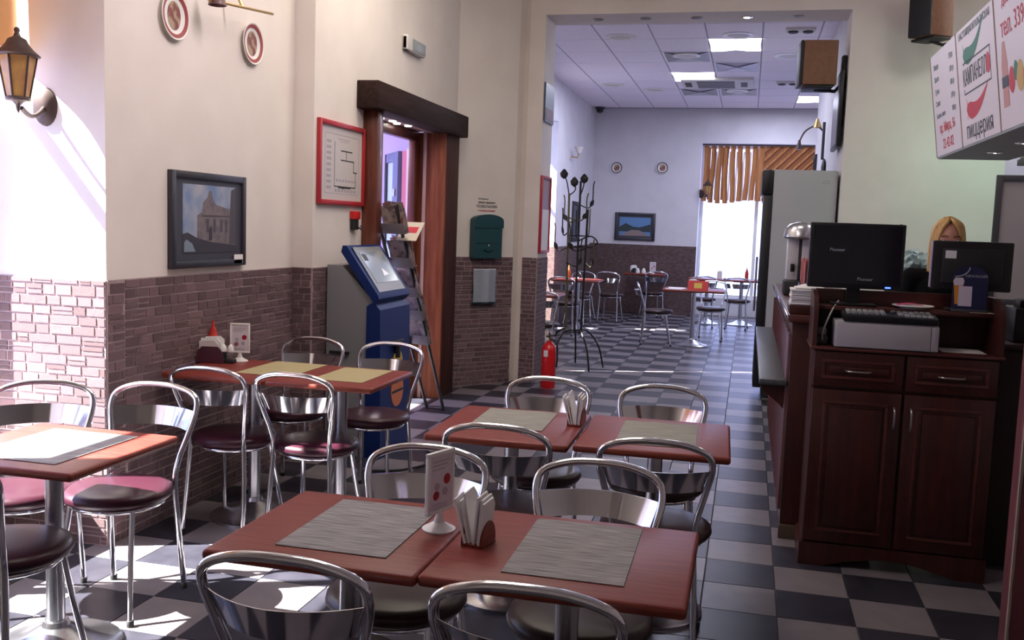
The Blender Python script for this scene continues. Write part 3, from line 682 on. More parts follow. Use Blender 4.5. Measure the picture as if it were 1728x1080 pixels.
# evacuation plan
t, M = wall_frame('evacuation_plan', 'red framed evacuation plan on the white wall left of the door', 'notice', (XB, 1.64, 1.60), (0, 1, 0), .71, .525, .030, REDF)
MB().box(.03, .68, .03, .495, .003, .010, M).build('sheet', mat('plan_sheet', (.60, .55, .52), .4), t, smooth=False)
pl = MB()
def bar(mb, x0, x1, y0, y1): mb.box(x0, x1, y0, y1, .0101, .0106, M)
for a in ((.10, .63, .445, .450), (.10, .63, .07, .074), (.10, .104, .07, .45), (.626, .63, .07, .45)): bar(pl, *a)
pl.build('printed_border', INKL, t, smooth=False)
pl = MB()
for a in ((.24, .245, .12, .40), (.24, .58, .115, .122), (.34, .52, .345, .353), (.42, .426, .29, .35), (.34, .55, .285, .293), (.54, .547, .22, .29), (.54, .60, .215, .223), (.575, .581, .12, .22), (.36, .40, .105, .113), (.30, .50, .108, .115)): bar(pl, *a)
pl.build('printed_walls', INKB, t, smooth=False)
pl = MB()
for k in range(9): bar(pl, .125, .19, .10+.036*k, .118+.036*k)
for k in range(7): bar(pl, .27+.048*k, .30+.048*k, .15, .165); bar(pl, .25+.05*k, .285+.05*k, .083, .103)
bar(pl, .30, .48, .418, .424); bar(pl, .33, .45, .405, .410); pl.build('printed_notes', INKL, t, smooth=False)['kind'] = 'stuff'
# alarm button, exit sign
t = thing('fire_alarm_button', 'small red and black fire alarm box under the evacuation plan', 'alarm button', (XB, 2.20, 1.46))
MB().rbox(0, .045, -.045, .045, .05, .105, .008).build('red_cover', RED, t)
MB().rbox(0, .035, -.035, .035, -.02, .052, .006).build('black_box', BLACKM, t)
MB().tube([(.03, .03, .0), (.05, .05, -.02), (.04, .06, .01)], .006, 6).build('key', DGREY, t)
t = thing('exit_lamp', 'small white exit lamp with grey face high on the wall', 'lamp', (XB, 3.06, 2.79))
MB().rbox(0, .05, 0, .40, 0, .108, .012).build('case', OFFW, t)
MB().rbox(.048, .054, .10, .39, .012, .096, .002).build('face', mat('exit_face', (.25, .28, .26), .4), t)
MB().rbox(0, .048, .0, .09, .0, .112, .012).build('end_cap', WHITE, t)

# ------------------------------------------------------------------ mailbox and paper pocket on the slanted wall
du = dv.normalized(); dn_ = Vector((du.y, -du.x, 0))
def on_diag(s, z, out=0): return P0+du*s+dn_*out+Vector((0, 0, z))
t = thing('mailbox', 'dark teal letter box with rounded top on the slanted wall', 'mailbox', on_diag(.325, 1.195))
M = frame_m((0, 0, 0), du, (0, 0, 1)); TEAL = mat('teal_metal', (.005, .052, .066), .4); TEALD = mat('teal_dark', (.003, .030, .036), .4)
out = [(-.155, 0), (.155, 0), (.155, .345)]+[(.155*math.cos(a), .345+.055*math.sin(a)) for a in [PI*k/10 for k in range(1, 10)]]+[(-.155, .345)]
MB().prism(out, .008, .09, M=M).build('body', TEAL, t)
MB().prism([(x*1.05, y+.004) for x, y in out[2:]]+[(-.163, .28), (.163, .28)], .09, .10, M=M).build('flap', TEAL, t)
MB().box(-.14, .14, .135, .145, .09, .094, M).build('door_seam', TEALD, t, smooth=False)
MB().tube([M @ Vector((.05*math.cos(a), .085+.02*math.sin(a), .096)) for a in [PI+PI*k/8 for k in range(9)]], .006, 6).build('handle', TEALD, t)
MB().lathe([(.010, 0), (.008, .008)], 12, M=M @ Matrix.Translation((0, .12, .09))).build('lock', CHROME, t)
t = thing('wall_lettering', 'lines of dark printed lettering above the teal letter box', 'lettering', on_diag(.345, 1.64))
Ml = M @ Matrix.Translation((0, 0, .003))
for body, y, sz, mm in (('Оставьте', .100, .026, INKG), ('ваше мнение', .068, .030, INKB), ('ПОЖЕЛАНИЯ', .030, .036, INKB), ('и предложения', -.006, .026, INKR)):
    text('lettering_line', body, sz, mm, t, Ml @ Matrix.Translation((-.03 if y > .09 else .01, y, 0)))
t = thing('paper_pocket', 'clear plastic pocket with pale paper below the letter box', 'pocket', on_diag(.335, .785))
MB().shell(lambda u, v: M @ Vector((-.125+.25*u, .31*v, .030+.014*math.sin(u*PI)+.004*math.sin(9*u+5*v))), 12, 8, dn_*.002).build('sheet', mat('pale_paper', (.66, .66, .72), .45), t)
MB().shell(lambda u, v: M @ Vector((-.14+.275*u, -.012+.315*v, .036+.020*math.sin(u*PI))), 12, 4, dn_*.001).build('pocket_front', CLEAR, t)
MB().box(-.14, .135, -.016, -.006, .012, .05, M).build('bottom_strip', TEALD, t, smooth=False)

# items on the passage jamb
t = thing('flyer_holder', 'dark blue picture board high on the passage jamb', 'picture', (-1.85, 5.13, 2.50))
MB().box(0.002, .018, 0, .40, 0, .36).build('board', mat('deep_blue', (.035, .06, .11), .4, col2=(.06, .10, .13), scale=6), t, smooth=False)
MB().box(.018, .020, .03, .37, .02, .13).build('caption', mat('dim_red', (.16, .07, .09), .5), t, smooth=False)
t, M2 = wall_frame('framed_notice', 'red framed notice with white sheet low on the passage jamb', 'notice', (-1.85, 5.12, 1.25), (0, 1, 0), .42, .74, .025, REDF)
MB().box(.025, .395, .025, .42, .003, .012, M2).build('white_sheet', WHITEP, t, smooth=False)
MB().box(.025, .395, .42, .715, .003, .011, M2).build('picture_sheet', mat('mauve_print', (.30, .22, .30), .5, col2=(.36, .16, .14), scale=5), t, smooth=False)

# ------------------------------------------------------------------ lantern, curtain in the window niche
LAMPG = mat('amber_glass', (.52, .30, .10), .25, col2=(.38, .20, .08), scale=14, bump=.3)
def lantern(o, d, label, s=1.0, rise=0.0):
    """coach lantern on a bracket; o = wall plate centre, d = direction out of the wall"""
    d = Vector(d).normalized(); t = thing('wall_lantern', label, 'lantern', o, math.atan2(d.y, d.x), 'bronze wall lanterns')
    L = .30*s+rise*.9
    MB().lathe([(.001, .03), (.03, .028), (.055, .014), (.060, 0)], 20, M=Matrix.Rotation(PI/2, 4, 'Y') @ Matrix.Scale(1.9*s, 4, (1, 0, 0))).build('wall_plate', BRONZEM, t)
    MB().tube(catmull([(.02*s, 0, 0), (.10*s, 0, -.05*s), (.20*s, 0, -.075*s), (.30*s, 0, -.07*s+rise*.7)], 5), .012*s, 8).build('bracket', BRONZEM, t)
    MB().lathe([(.001, -.115), (.008, -.10), (.012, -.07), (.03*1, -.05), (.055, -.035)], 12, M=Matrix.Translation((L, 0, rise)) @ Matrix.Scale(s, 4)).build('finial', BRONZEM, t)
    Mx = Matrix.Translation((L, 0, rise)) @ Matrix.Scale(s, 4)
    for k in range(6):
        a, b = 2*PI*k/6, 2*PI*(k+1)/6; r0, r1 = .058, .098
        g = [Vector((r0*math.cos(a), r0*math.sin(a), -.03)), Vector((r0*math.cos(b), r0*math.sin(b), -.03)), Vector((r1*math.cos(b), r1*math.sin(b), .20)), Vector((r1*math.cos(a), r1*math.sin(a), .20))]
        q = [p*.97 for p in g]
        for p, r in zip(q, g): p.z = r.z
        MB().add([Mx @ p for p in g+q], [(0, 1, 2, 3), (7, 6, 5, 4), (0, 4, 5, 1), (1, 5, 6, 2), (2, 6, 7, 3), (3, 7, 4, 0)]).build('pane', LAMPG, t, smooth=False)
        MB().tube([Mx @ (g[0]*1.01), Mx @ (g[3]*1.01)], .006*s, 6).build('rib', BRONZEM, t)
    MB().lathe([(.115, .195), (.120, .205), (.085, .235), (.062, .262), (.048, .29), (.020, .305), (.012, .325), (.016, .34), (.012, .352), (.001, .358)], 12, M=Mx).build('cap', BRONZEM, t)
    MB().lathe([(.062, -.045), (.066, -.035), (.060, -.025)], 12, M=Mx).build('lower_ring', BRONZEM, t)
    return t
BRONZEM = mat('antique_bronze', (.085, .060, .055), .45, .5)
lantern((-2.925, -.17, 1.955), (.26, -1, 0), 'amber glass wall lantern on the white window reveal', .74, .03)
CURT = mat('orange_curtain', (.62, .30, .12), .8, col2=(.70, .38, .16), scale=3)
cu = MB()
def drape(u, v):
    y = -1.83+1.64*u; z = 2.95-.80*v*(1+.06*math.sin(u*PI*8))
    return Vector((-3.05+.025*math.sin(u*42)+.02*v, y, z))
cu.shell(drape, 120, 8, (.003, 0, 0)); tag(cu.build('window_curtain', CURT), 'orange valance curtain at the top of the sunlit left window', 'curtain')
t = thing('pendant_toy', 'pink and white hanging ornament at the top left curtain', 'ornament', (-2.985, -.24, 2.52))
MB().lathe([(.001, 0), (.05, .005), (.075, .03), (.07, .08), (.03, .12), (.001, .125)], 20).build('pink_body', mat('pink', (.62, .07, .12), .5), t)
MB().lathe([(.001, -.01), (.022, .0), (.028, .025), (.02, .05), (.001, .055)], 14, (.085, 0, .02)).build('white_tip', WHITE, t)
MB().tube([(0, 0, .12), (0, .01, .30), (0, 0, .42)], .003, 6).build('cord', DGREY, t)

# ------------------------------------------------------------------ payment kiosk
t = thing('payment_kiosk', 'grey and blue payment kiosk with slanted screen beside the door', 'kiosk', (-2.36, 1.76, 0))
prof = [(-.12, 0), (.16, 0), (.16, .96), (.20, 1.0), (-.02, 1.22), (-.12, 1.22)]
MB().prism(prof, .02, .50, 'y').build('cabinet', GREY, t, smooth=False)
MB().prism([(.16, 0), (.27, 0), (.25, .95), (.205, 1.0), (.16, .97)], 0, .54, 'y').build('front_cover', BLUE, t)
sl = Vector((.215, 0, -.31)).normalized()
head = [(-.015, 1.305), (.215, .985), (.245, 1.02), (.24, 1.04), (.022, 1.345), (-.005, 1.345)]
MB().prism(head, -.01, .55, 'y').build('head', BLUE, t)
Ms = frame_m((.2385, .0, 1.042), (0, 1, 0), -sl)
MB().box(.04, .50, .02, .355, .0, .003, Ms).build('screen_bezel', mat('kiosk_grey', (.20, .21, .22), .4), t, smooth=False)
sc_ = MB().box(.085, .465, .085, .315, .003, .005, Ms).build('screen', mat('kiosk_screen', (.20, .24, .27), .10, emit=(.35, .45, .55), es=.05), t, smooth=False)
MB().box(.10, .17, .25, .30, .005, .0055, Ms).build('screen_button', DGREY, sc_, smooth=False)
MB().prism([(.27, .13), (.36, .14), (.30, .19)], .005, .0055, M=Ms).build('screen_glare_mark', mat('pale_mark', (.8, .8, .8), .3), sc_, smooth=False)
MB().box(.0, .13, -.002, .021, .655, .672, Matrix.Translation((-.09, 0, 0))).build('side_slot', BLACKM, t, smooth=False)
MB().rbox(.255, .285, .16, .36, .72, .735, .004).build('receipt_slot', BLACKM, t)
MB().rbox(.255, .29, .25, .28, .62, .72, .004).build('cash_slot', BLACKM, t)
for (z, r, mm, nm) in ((.58, .085, mat('sticker_yellow', (.60, .42, .04), .4), 'yellow_sticker'), (.40, .11, mat('sticker_orange', (.62, .17, .04), .4), 'orange_sticker')):
    Mr = Matrix.Translation((.262+.0002, .30, z)) @ Matrix.Rotation(PI/2, 4, 'Y')
    MB().lathe([(r, -.003), (r, .0035), (.001, .0035)], 24, M=Mr).build(nm, mm, t, smooth=False)
MB().box(.2655, .2668, .20, .40, .385, .402).build('sticker_line', BLACKM, t, smooth=False)
MB().tube(catmull([(.20, .50, .012), (.41, .39, .008), (.61, .09, .008), (.51, -.21, .008), (.31, -.31, .008)], 6), .007, 6).build('power_cord', BLACKM, t)

# brochure stand
t = thing('brochure_stand', 'leaning metal brochure stand with newspapers before the door', 'stand', (-2.32, 3.0, 0))
pA = [(-.06, -.60, 1.60), (.02, .45, 0)]
MB().tube([(-.10, -.62, 1.62), (-.02, .40, .012)], .013, 8).build('leg', DGREY, t)
MB().tube([(.06, -.62, 1.62), (.12, .40, .012)], .013, 8).build('leg', DGREY, t)
MB().tube([(-.12, -.30, .012), (-.04, -.22, .95)], .012, 8).build('leg', DGREY, t)
MB().tube([(-.02, .40, .02), (.12, .40, .02)], .010, 8).build('crossbar', DGREY, t)
NEWS = mat('newsprint', (.50, .40, .36), .8, col2=(.20, .15, .15), scale=26, lo=.45, hi=.6)
for k, (z, y) in enumerate(((1.44, -.52), (1.20, -.36), (.98, -.22), (.80, -.08), (.60, .04))):
    Mr = Matrix.Translation((.03, y, z)) @ Matrix.Rotation(-.30, 4, 'Z') @ Matrix.Rotation(.28, 4, 'X')
    MB().rbox(-.10, .10, -.03, -.022, -.01, .06, .002, Mr).rbox(-.10, .10, -.03, .03, -.014, -.006, .002, Mr).build('pocket', mat('stand_wire', (.20, .18, .19), .5), t)
    for q in range(3):
        Mq = Mr @ Matrix.Translation((.01*q, -.015+.014*q, .0))
        MB().shell(lambda u, v: Mq @ Vector((-.095+.19*u, .02*math.sin(u*3+q)-.05*max(0, v-.55)**1.3, -.005+(.19+.014*q)*v)), 8, 4, (0, .004, 0)).build('newspaper', [NEWS, mat('newsprint_b', (.56, .44, .40), .8, col2=(.32, .13, .11), scale=18, lo=.5, hi=.6)][q % 2], t)
o = MB().box(-.075, .075, -.002, .002, -.11, .11, Matrix.Rotation(-.95, 4, 'X')).build('leaflet', mat('cream_leaflet', (.62, .56, .42), .6), t, smooth=False, loc=(.10, -.42, 1.44)); lab(o, 'cream leaflet with red print leaning out')
MB().box(-.05, .05, -.0035, -.0021, -.02, .05, Matrix.Rotation(-.95, 4, 'X')).build('red_print', FOODR, o, smooth=False)

# ------------------------------------------------------------------ extinguisher, coat rack
t = thing('fire_extinguisher', 'red fire extinguisher standing at the foot of the passage pillar', 'fire extinguisher', (-1.655, 4.88, 0))
MB().lathe([(.066, 0), (.070, .008), (.070, .34), (.064, .385), (.045, .415), (.024, .432), (.022, .445)], 28).build('cylinder', RED, t)
MB().lathe([(.018, .44), (.020, .455), (.020, .475), (.012, .48)], 14).build('valve', BRASS, t)
MB().prism([(-.03, .475), (.10, .50), (.10, .51), (-.03, .49)], -.01, .01, 'y').build('lever', BLACKM, t)
MB().prism([(-.02, .455), (.08, .445), (.08, .455), (-.02, .47)], -.009, .009, 'y').build('carry_handle', BLACKM, t)
MB().lathe([(.014, 0), (.014, .012), (.001, .013)], 14, M=Matrix.Translation((-.012, -.022, .462)) @ Matrix.Rotation(PI/2, 4, 'X')).build('gauge', WHITE, t)
MB().tube(catmull([(.02, .0, .46), (.075, -.02, .42), (.085, -.02, .30), (.078, -.01, .20)], 6), .009, 8).build('hose', BLACKM, t)
MB().shell(lambda u, v: Vector((.0712*math.cos(-2.1+.6*u), .0712*math.sin(-2.1+.6*u), .30+.06*v)), 8, 2, (0, -.0008, 0)).build('label', WHITEP, t)
t = thing('coat_rack', 'wrought iron coat rack with leaf hooks and curved feet in the passage', 'coat rack', (-1.66, 6.2, 0))
poles = [(-.10, -.06, 1.86), (-.01, .10, 2.0), (.10, -.02, 1.70)]
for k, (x, y, h) in enumerate(poles):
    MB().tube([(x*.8, y*.8, .38), (x, y, h)], .012, 8).build('pole', [BRONZE, IRON, IRON][k], t)
for z in (.40, 1.30, 1.42): MB().tube([(.095*math.cos(a*PI/10), .095*math.sin(a*PI/10), z) for a in range(20)], .007, 6, True).build('ring', IRON, t)
for k in range(5):
    a = 2*PI*k/5+.4; r = .34
    MB().tube(catmull([(.06*math.cos(a), .06*math.sin(a), .42), (.16*math.cos(a), .16*math.sin(a), .40), (.28*math.cos(a), .28*math.sin(a), .24), (r*math.cos(a), r*math.sin(a), .012)], 6), .010, 8).build('foot', IRON, t)
R = random.Random(2)
for k in range(10):
    x, y, h = poles[k % 3]; a = 2*PI*k/10+.3; z = h-.15-.16*(k//3); l = .13+.06*R.random()
    ca, sa = math.cos(a), math.sin(a)
    hk = MB().tube(catmull([(x, y, z-.10), (x+l*.7*ca, y+l*.7*sa, z-.13), (x+l*ca, y+l*sa, z-.05), (x+l*1.02*ca, y+l*1.02*sa, z+.10), (x+l*1.1*ca, y+l*1.1*sa, z+.16)], 5), .007, 6).build('hook', IRON if k % 2 else BRONZE, t)
    MB().prism([(0, -.045), (.022, -.02), (.026, .01), (0, .05), (-.026, .01), (-.022, -.02)], -.003, .003, 'y', Matrix.Translation((x+l*.95*ca, y+l*.95*sa, z-.08)) @ Matrix.Rotation(a, 4, 'Z') @ Matrix.Rotation(.6, 4, 'Y')).build('leaf', IRON, hk)
for k, (x, y, z, a) in enumerate(((-.17, -.02, 2.06, .5), (-.06, .0, 1.98, 2.2), (.03, .08, 2.02, 4))):
    MB().tube(catmull([(poles[0][0] if k < 2 else poles[1][0], poles[0][1] if k < 2 else poles[1][1], 1.84), (x*.8, y, z-.08), (x, y, z)], 5), .007, 6).build('stem', IRON, t)
    MB().lathe([(.001, -.05), (.035, -.025), (.045, .01), (.02, .045), (.001, .06)], 10, (x, y, z), sy=.35).build('leaf_finial', IRON, t)
MB().tube(catmull([(.0, .0, 1.36), (.14, -.05, 1.42), (.22, -.05, 1.36), (.14, -.02, 1.30), (0, 0, 1.32)], 5), .008, 6).build('scroll', IRON, t)

# ------------------------------------------------------------------ right side: fridge, bar, front cabinet
t = thing('display_fridge', 'tall white fridge with black door edge seen from its side', 'fridge', (.24, 5.16, 0))
FR = mat('fridge_white', (.40, .41, .42), .45)
MB().rbox(.05, .60, 0, .62, .10, 2.09, .012).build('body', FR, t)
MB().rbox(.05, .58, .03, .60, .02, .10, .004).build('plinth', BLACKM, t)
MB().rbox(-.03, .046, 0, .62, .10, 1.86, .010).build('door', BLACK, t)
MB().rbox(-.055, .05, -.004, .624, 1.86, 2.09, .025).build('header', BLACK, t)
MB().box(-.034, -.028, .06, .56, .18, 1.80).build('door_glass', mat('fridge_glass', (.02, .025, .03), .08), t, smooth=False)
MB().tube([(-.055, .06, .8), (-.055, .06, 1.3)], .010, 8).build('handle', CHROME, t)
for sx in (.1, .55):
    for sy in (.06, .56): MB().lathe([(.022, 0), (.022, .022)], 10, (sx, sy, 0)).build('foot', BLACKM, t)
text('door_sign', 'co', .07, mat('faint_print', (.35, .33, .34), .6), t, frame_m((.50, -.001, 1.99), (1, 0, 0), (0, 0, 1)), shear=.3)

bar = thing('bar_counter', 'dark mahogany bar counter with fluted front running back from the aisle', 'counter', (.345, 1.05, 0))
MB().box(.02, .42, .02, 2.93, 0, 1.07).build('carcass', COUNTERW, bar, smooth=False)
MB().rbox(-.01, .30, -.012, .02, .0, 1.085, .004).build('end_panel', COUNTERW, bar)
MB().rbox(-.015, .30, -.03, .0, 0, .07, .004).build('end_plinth', mat('worn_plinth', (.075, .045, .025), .5), bar)
for k in range(14):
    y0 = .03+.207*k
    MB().rbox(-.006, .02, y0, y0+.197, .06, 1.065, .006).build('panel', COUNTERW, bar)
    MB().tube([(-.010, y0+.06, .12), (-.010, y0+.06, 1.02)], .014, 8).build('fluting', COUNTERH, bar)
    MB().tube([(-.010, y0+.135, .12), (-.010, y0+.135, 1.02)], .014, 8).build('fluting', COUNTERH, bar)
MB().rbox(-.008, .02, .03, 2.93, 0, .06, .004).build('skirting', COUNTERW, bar)
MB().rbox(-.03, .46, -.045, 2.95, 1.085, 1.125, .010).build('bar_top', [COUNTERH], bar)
MB().rbox(-.037, -.028, -.04, 2.95, 1.093, 1.120, .003).build('edge_strip', CHROME, bar)
MB().rbox(-.15, -.012, .06, 2.85, .755, .785, .008).build('tray_ledge', mat('grey_stone_top', (.07, .073, .078), .4, col2=(.095, .097, .10), scale=40, spec=.3), bar)
for y in (.10, .75, 1.40, 2.05, 2.70):
    MB().prism([(-.012, .755), (-.14, .755), (-.13, .72), (-.05, .66), (-.012, .62)], y, y+.05, 'y').build('bracket', COUNTERW, bar)

fc = thing('front_cabinet', 'dark carved cabinet with two doors and drawers facing the camera', 'cabinet', (.41, .68, 0))
CW, CD = .795, .30
MB().box(.012, CW-.012, .022, CD, .10, 1.0).build('carcass', COUNTERW, fc, smooth=False)
arch = [(0, 0), (.10, 0)]+[(.10+(CW-.22)*k/12, .055*math.sin(PI*k/12)) for k in range(1, 12)]+[(CW-.12, 0), (CW, 0), (CW, .105), (0, .105)]
MB().prism(arch, -.004, .020, 'y').build('plinth', COUNTERW, fc)
MB().box(0, .018, .02, CD, 0, .10).build('plinth_side', COUNTERW, fc, smooth=False); MB().box(CW-.018, CW, .02, CD, 0, .10).build('plinth_side', COUNTERW, fc, smooth=False)
def raised(name, x0, x1, z0, z1, fr, parent):
    b = MB().rbox(x0, x1, -.004, .020, z0, z1, .004)
    o = b.build(name, COUNTERW, parent)
    g = .014
    F = MB(); xa, xb, za, zb = x0+fr, x1-fr, z0+fr, z1-fr
    F.rbox(xa-g, xb+g, -.008, -.003, za-g, za, .002).rbox(xa-g, xb+g, -.008, -.003, zb, zb+g, .002).rbox(xa-g, xa, -.008, -.003, za, zb, .002).rbox(xb, xb+g, -.008, -.003, za, zb, .002)
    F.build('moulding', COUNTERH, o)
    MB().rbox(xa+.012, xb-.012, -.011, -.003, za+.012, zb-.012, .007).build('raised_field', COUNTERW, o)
    return o
mid = CW/2+.004
PULL = mat('aged_silver', (.40, .36, .33), .35, .9)
def pull(o, p0, p1):
    p0, p1 = Vector(p0), Vector(p1); a = p0.lerp(p1, .12); b = p0.lerp(p1, .88); out_ = Vector((0, -.022, 0))
    MB().tube(catmull([p0, a+out_, p0.lerp(p1, .5)+out_*1.2, b+out_, p1], 5), .0045, 7).build('handle', PULL, o)
for k, (a, b) in enumerate(((.014, mid-.006), (mid+.006, CW-.014))):
    d = raised('drawer', a, b, .835, .995, .050, fc); pull(d, ((a+b)/2-.055, -.010, .912), ((a+b)/2+.055, -.010, .912))
    d = raised('door', a, b, .115, .822, .065, fc); x = mid-.035 if k == 0 else mid+.035; pull(d, (x, -.006, .66), (x, -.006, .76))
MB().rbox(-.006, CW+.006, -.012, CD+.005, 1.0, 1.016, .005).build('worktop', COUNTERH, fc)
side = [(0, 1.016), (CD, 1.016), (CD, 1.26), (.16, 1.26), (.06, 1.235), (.01, 1.19), (0, 1.16)]
MB().prism(side, 0, .020, 'x', Matrix.Translation((0, 0, 0))).build('upright', COUNTERW, fc); MB().prism(side, CW-.02, CW, 'x').build('upright', COUNTERW, fc)
MB().rbox(.02, CW-.02, .13, CD-.018, 1.172, 1.192, .003).build('shelf', COUNTERH, fc)
MB().box(.02, CW-.02, CD-.018, CD, 1.016, 1.192).build('back_panel', COUNTERW, fc, smooth=False)
MB().box(.02, CW-.02, CD-.014, CD, 1.192, 1.262).build('back_rail', COUNTERH, fc, smooth=False)

# things on and in the cabinet
t = thing('cash_drawer', 'pale grey cash drawer under the black keyboard', 'cash drawer', (.505, .665, 1.0165))
MB().rbox(0, .435, .02, .27, 0, .118, .006).build('housing', mat('pale_grey_box', (.40, .38, .40), .5), t)
MB().rbox(.004, .40, 0, .022, .004, .112, .004).build('drawer_front', mat('pale_grey_front', (.42, .40, .42), .5), t)
MB().rbox(.402, .433, .0, .022, .004, .112, .004).build('side_cap', mat('pale_grey_cap', (.38, .36, .38), .5), t)
t = thing('keyboard', 'black programmable cash keyboard with pale keys on the cash drawer', 'keyboard', (.535, .675, 1.136))
Mk = Matrix.Rotation(.12, 4, 'X') @ Matrix.Diagonal((1, .66, 1, 1))
MB().rbox(0, .40, 0, .20, .0, .028, .006, Mk).build('housing', BLACK, t)
KL = mat('key_pale', (.34, .35, .36), .5); KD = mat('key_grey', (.13, .14, .15), .5)
for r in range(5):
    for c in range(15):
        if c in (7, 8) and r < 4: continue
        if c == 7: continue
        pale = (r > 1 and c < 7) or (8 < c < 12 and r < 4 and (r+c) % 3) or (c > 11 and r in (0, 4))
        MB().rbox(.018+.0243*c, .018+.0243*c+.021, .024+.033*r, .024+.033*r+.028, .026, .036, .003, Mk, 1).build('key', KL if pale else KD, t, smooth=False)
tag(MB().box(-.09, .09, -.08, .08, 0, .002).build('paper_sheet', WHITEP, None, smooth=False, loc=(1.06, .82, 1.0165)), 'white paper lying in the open niche of the front cabinet', 'paper')
tag(MB().tube(catmull([(.47, .78, 1.0), (.455, .74, 1.06), (.47, .74, 1.12), (.50, .80, 1.18), (.53, .90, 1.21)], 6), .004, 6).build('cable', OFFW), 'pale cable running from the large monitor behind the cash drawer', 'cable')
for k, (x, y, z) in enumerate(((.452, .80, 1.04),)):
    t = thing('power_adapter', 'grey adapter lump in the left corner of the cabinet niche', 'adapter', (x, y, 1.0165))
    MB().rbox(-.02, .03, -.05, .05, 0, .04, .008).build('block', DGREY, t); MB().rbox(-.015, .025, -.03, .06, .04, .075, .008).build('plug', GREY, t)
def monitor(x, y, z0, w, h, rz, label, foot_z, tilt=0):
    t = thing('monitor', label, 'monitor', (x, y, foot_z), rz, 'black monitors on the cabinet shelf'); d = z0-foot_z
    MB().rbox(-w/2, w/2, -.015, .03, d, d+h, .007).build('casing', BLACK, t)
    MB().rbox(-.10, .10, -.055, .065, 0, .012, .005).build('foot', BLACK, t)
    MB().rbox(-.03, .03, .012, .035, .010, d+.08, .004).build('neck', BLACKM, t)
    return t, d
t, d = monitor(.593, .895, 1.272, .421, .303, .01, 'large black monitor with two pale logos and a blue power light', 1.193)
MB().box(-.195, .195, -.0165, -.014, d+.022, d+.290).build('screen', mat('dark_screen', (.006, .008, .014), .12), t, smooth=False)
PALE = mat('pale_logo', (.42, .43, .48), .5)
text('logo', 'Pioneer', .022, PALE, t, frame_m((-.085, -.0172, d+.178), (1, 0, 0), (0, 0, 1)))
text('logo', 'Pioneer', .022, PALE, t, frame_m((.045, -.0172, d+.045), (1, 0, 0), (0, 0, 1)))
MB().rbox(.135, .160, -.019, -.014, d+.007, d+.014, .002).build('power_light', mat('blue_led', (.1, .2, 1), .4, emit=(.05, .12, 1.0), es=5), t)
t, d = monitor(1.095, .905, 1.286, .333, .224, -.04, 'smaller black monitor seen from behind with a pale sticker', 1.193)
MB().rbox(-.13, .13, -.030, -.014, d+.03, d+.19, .008).build('back_bulge', BLACKM, t)
MB().box(-.118, -.072, -.032, -.0295, d+.145, d+.18).build('sticker', WHITEP, t, smooth=False)
MB().box(-.173, -.168, -.013, .028, d+.01, d+.222).build('light_edge', mat('lilac_edge', (.35, .30, .40), .4), t, smooth=False)
# beer table tent
t = thing('table_tent', 'dark navy table card with a beer glass picture and white note', 'card', (1.085, .845, 1.1925), -.05)
TN = mat('tent_navy', (.010, .014, .055), .4)
Mt = Matrix.Rotation(-.10, 4, 'X')
MB().prism([(-.072, 0), (.072, 0), (.072, .15)]+[(.072*math.cos(a), .15+.055*math.sin(a)) for a in [PI*k/10 for k in range(1, 10)]]+[(-.072, .15)], -.003, .003, 'y', Matrix.Translation((0, 0, .004)) @ Mt).build('card', TN, t)
MB().rbox(-.075, .075, -.03, .05, 0, .012, .003).build('foot', DGREY, t)
Mq = Matrix.Translation((0, -.0036, .004)) @ Mt
MB().prism([(-.062, .03), (-.036, .03), (-.030, .115), (-.068, .115)], -.0006, 0, 'y', Mq).build('beer', mat('beer_amber', (.55, .22, .02), .4), t, smooth=False)
MB().prism([(-.068, .115), (-.030, .115), (-.026, .135), (-.032, .15), (-.064, .15), (-.072, .135)], -.0008, 0, 'y', Mq).build('beer_foam', mat('foam', (.62, .55, .62), .6), t, smooth=False)
MB().tube([Mq @ Vector((-.066+.06*math.sin(a)*1.0-.0, -.001, .155+.042*(1-math.cos(a)))) for a in [PI/2*k/8 for k in range(9)]], .0022, 6).build('silver_arc', PALE, t)
text('lettering', 'АФАНАСИЙ', .016, PALE, t, Mq @ frame_m((.022, -.0012, .158), (1, 0, 0), (0, 0, 1)))
MB().box(-.048, .008, -.0022, -.0012, .022, .112, Mq).build('white_note', mat('lilac_note', (.58, .52, .60), .6), t, smooth=False)
tag(MB().prism([(-.05, -.03), (.06, -.03), (.04, .03), (-.06, .03)], 0, .002).build('paper_slip', mat('cream_slip', (.55, .48, .33), .7), None, smooth=False, loc=(1.135, .838, 1.1925)), 'cream paper slip lying before the beer card', 'paper')
t = thing('white_plate', 'white plate with a pink note on the cabinet shelf', 'plate', (.855, .88, 1.1925))
MB().lathe([(.05, 0), (.055, .004), (.092, .014), (.090, .017), (.055, .008), (.001, .006)], 28).build('dish', WHITE, t)
MB().shell(lambda u, v: Vector((-.07+.11*u, -.035+.07*v, .015+.008*math.sin(u*3))), 8, 2, (0, 0, .0015)).build('pink_note', mat('pink_note', (.68, .07, .20), .6), t)
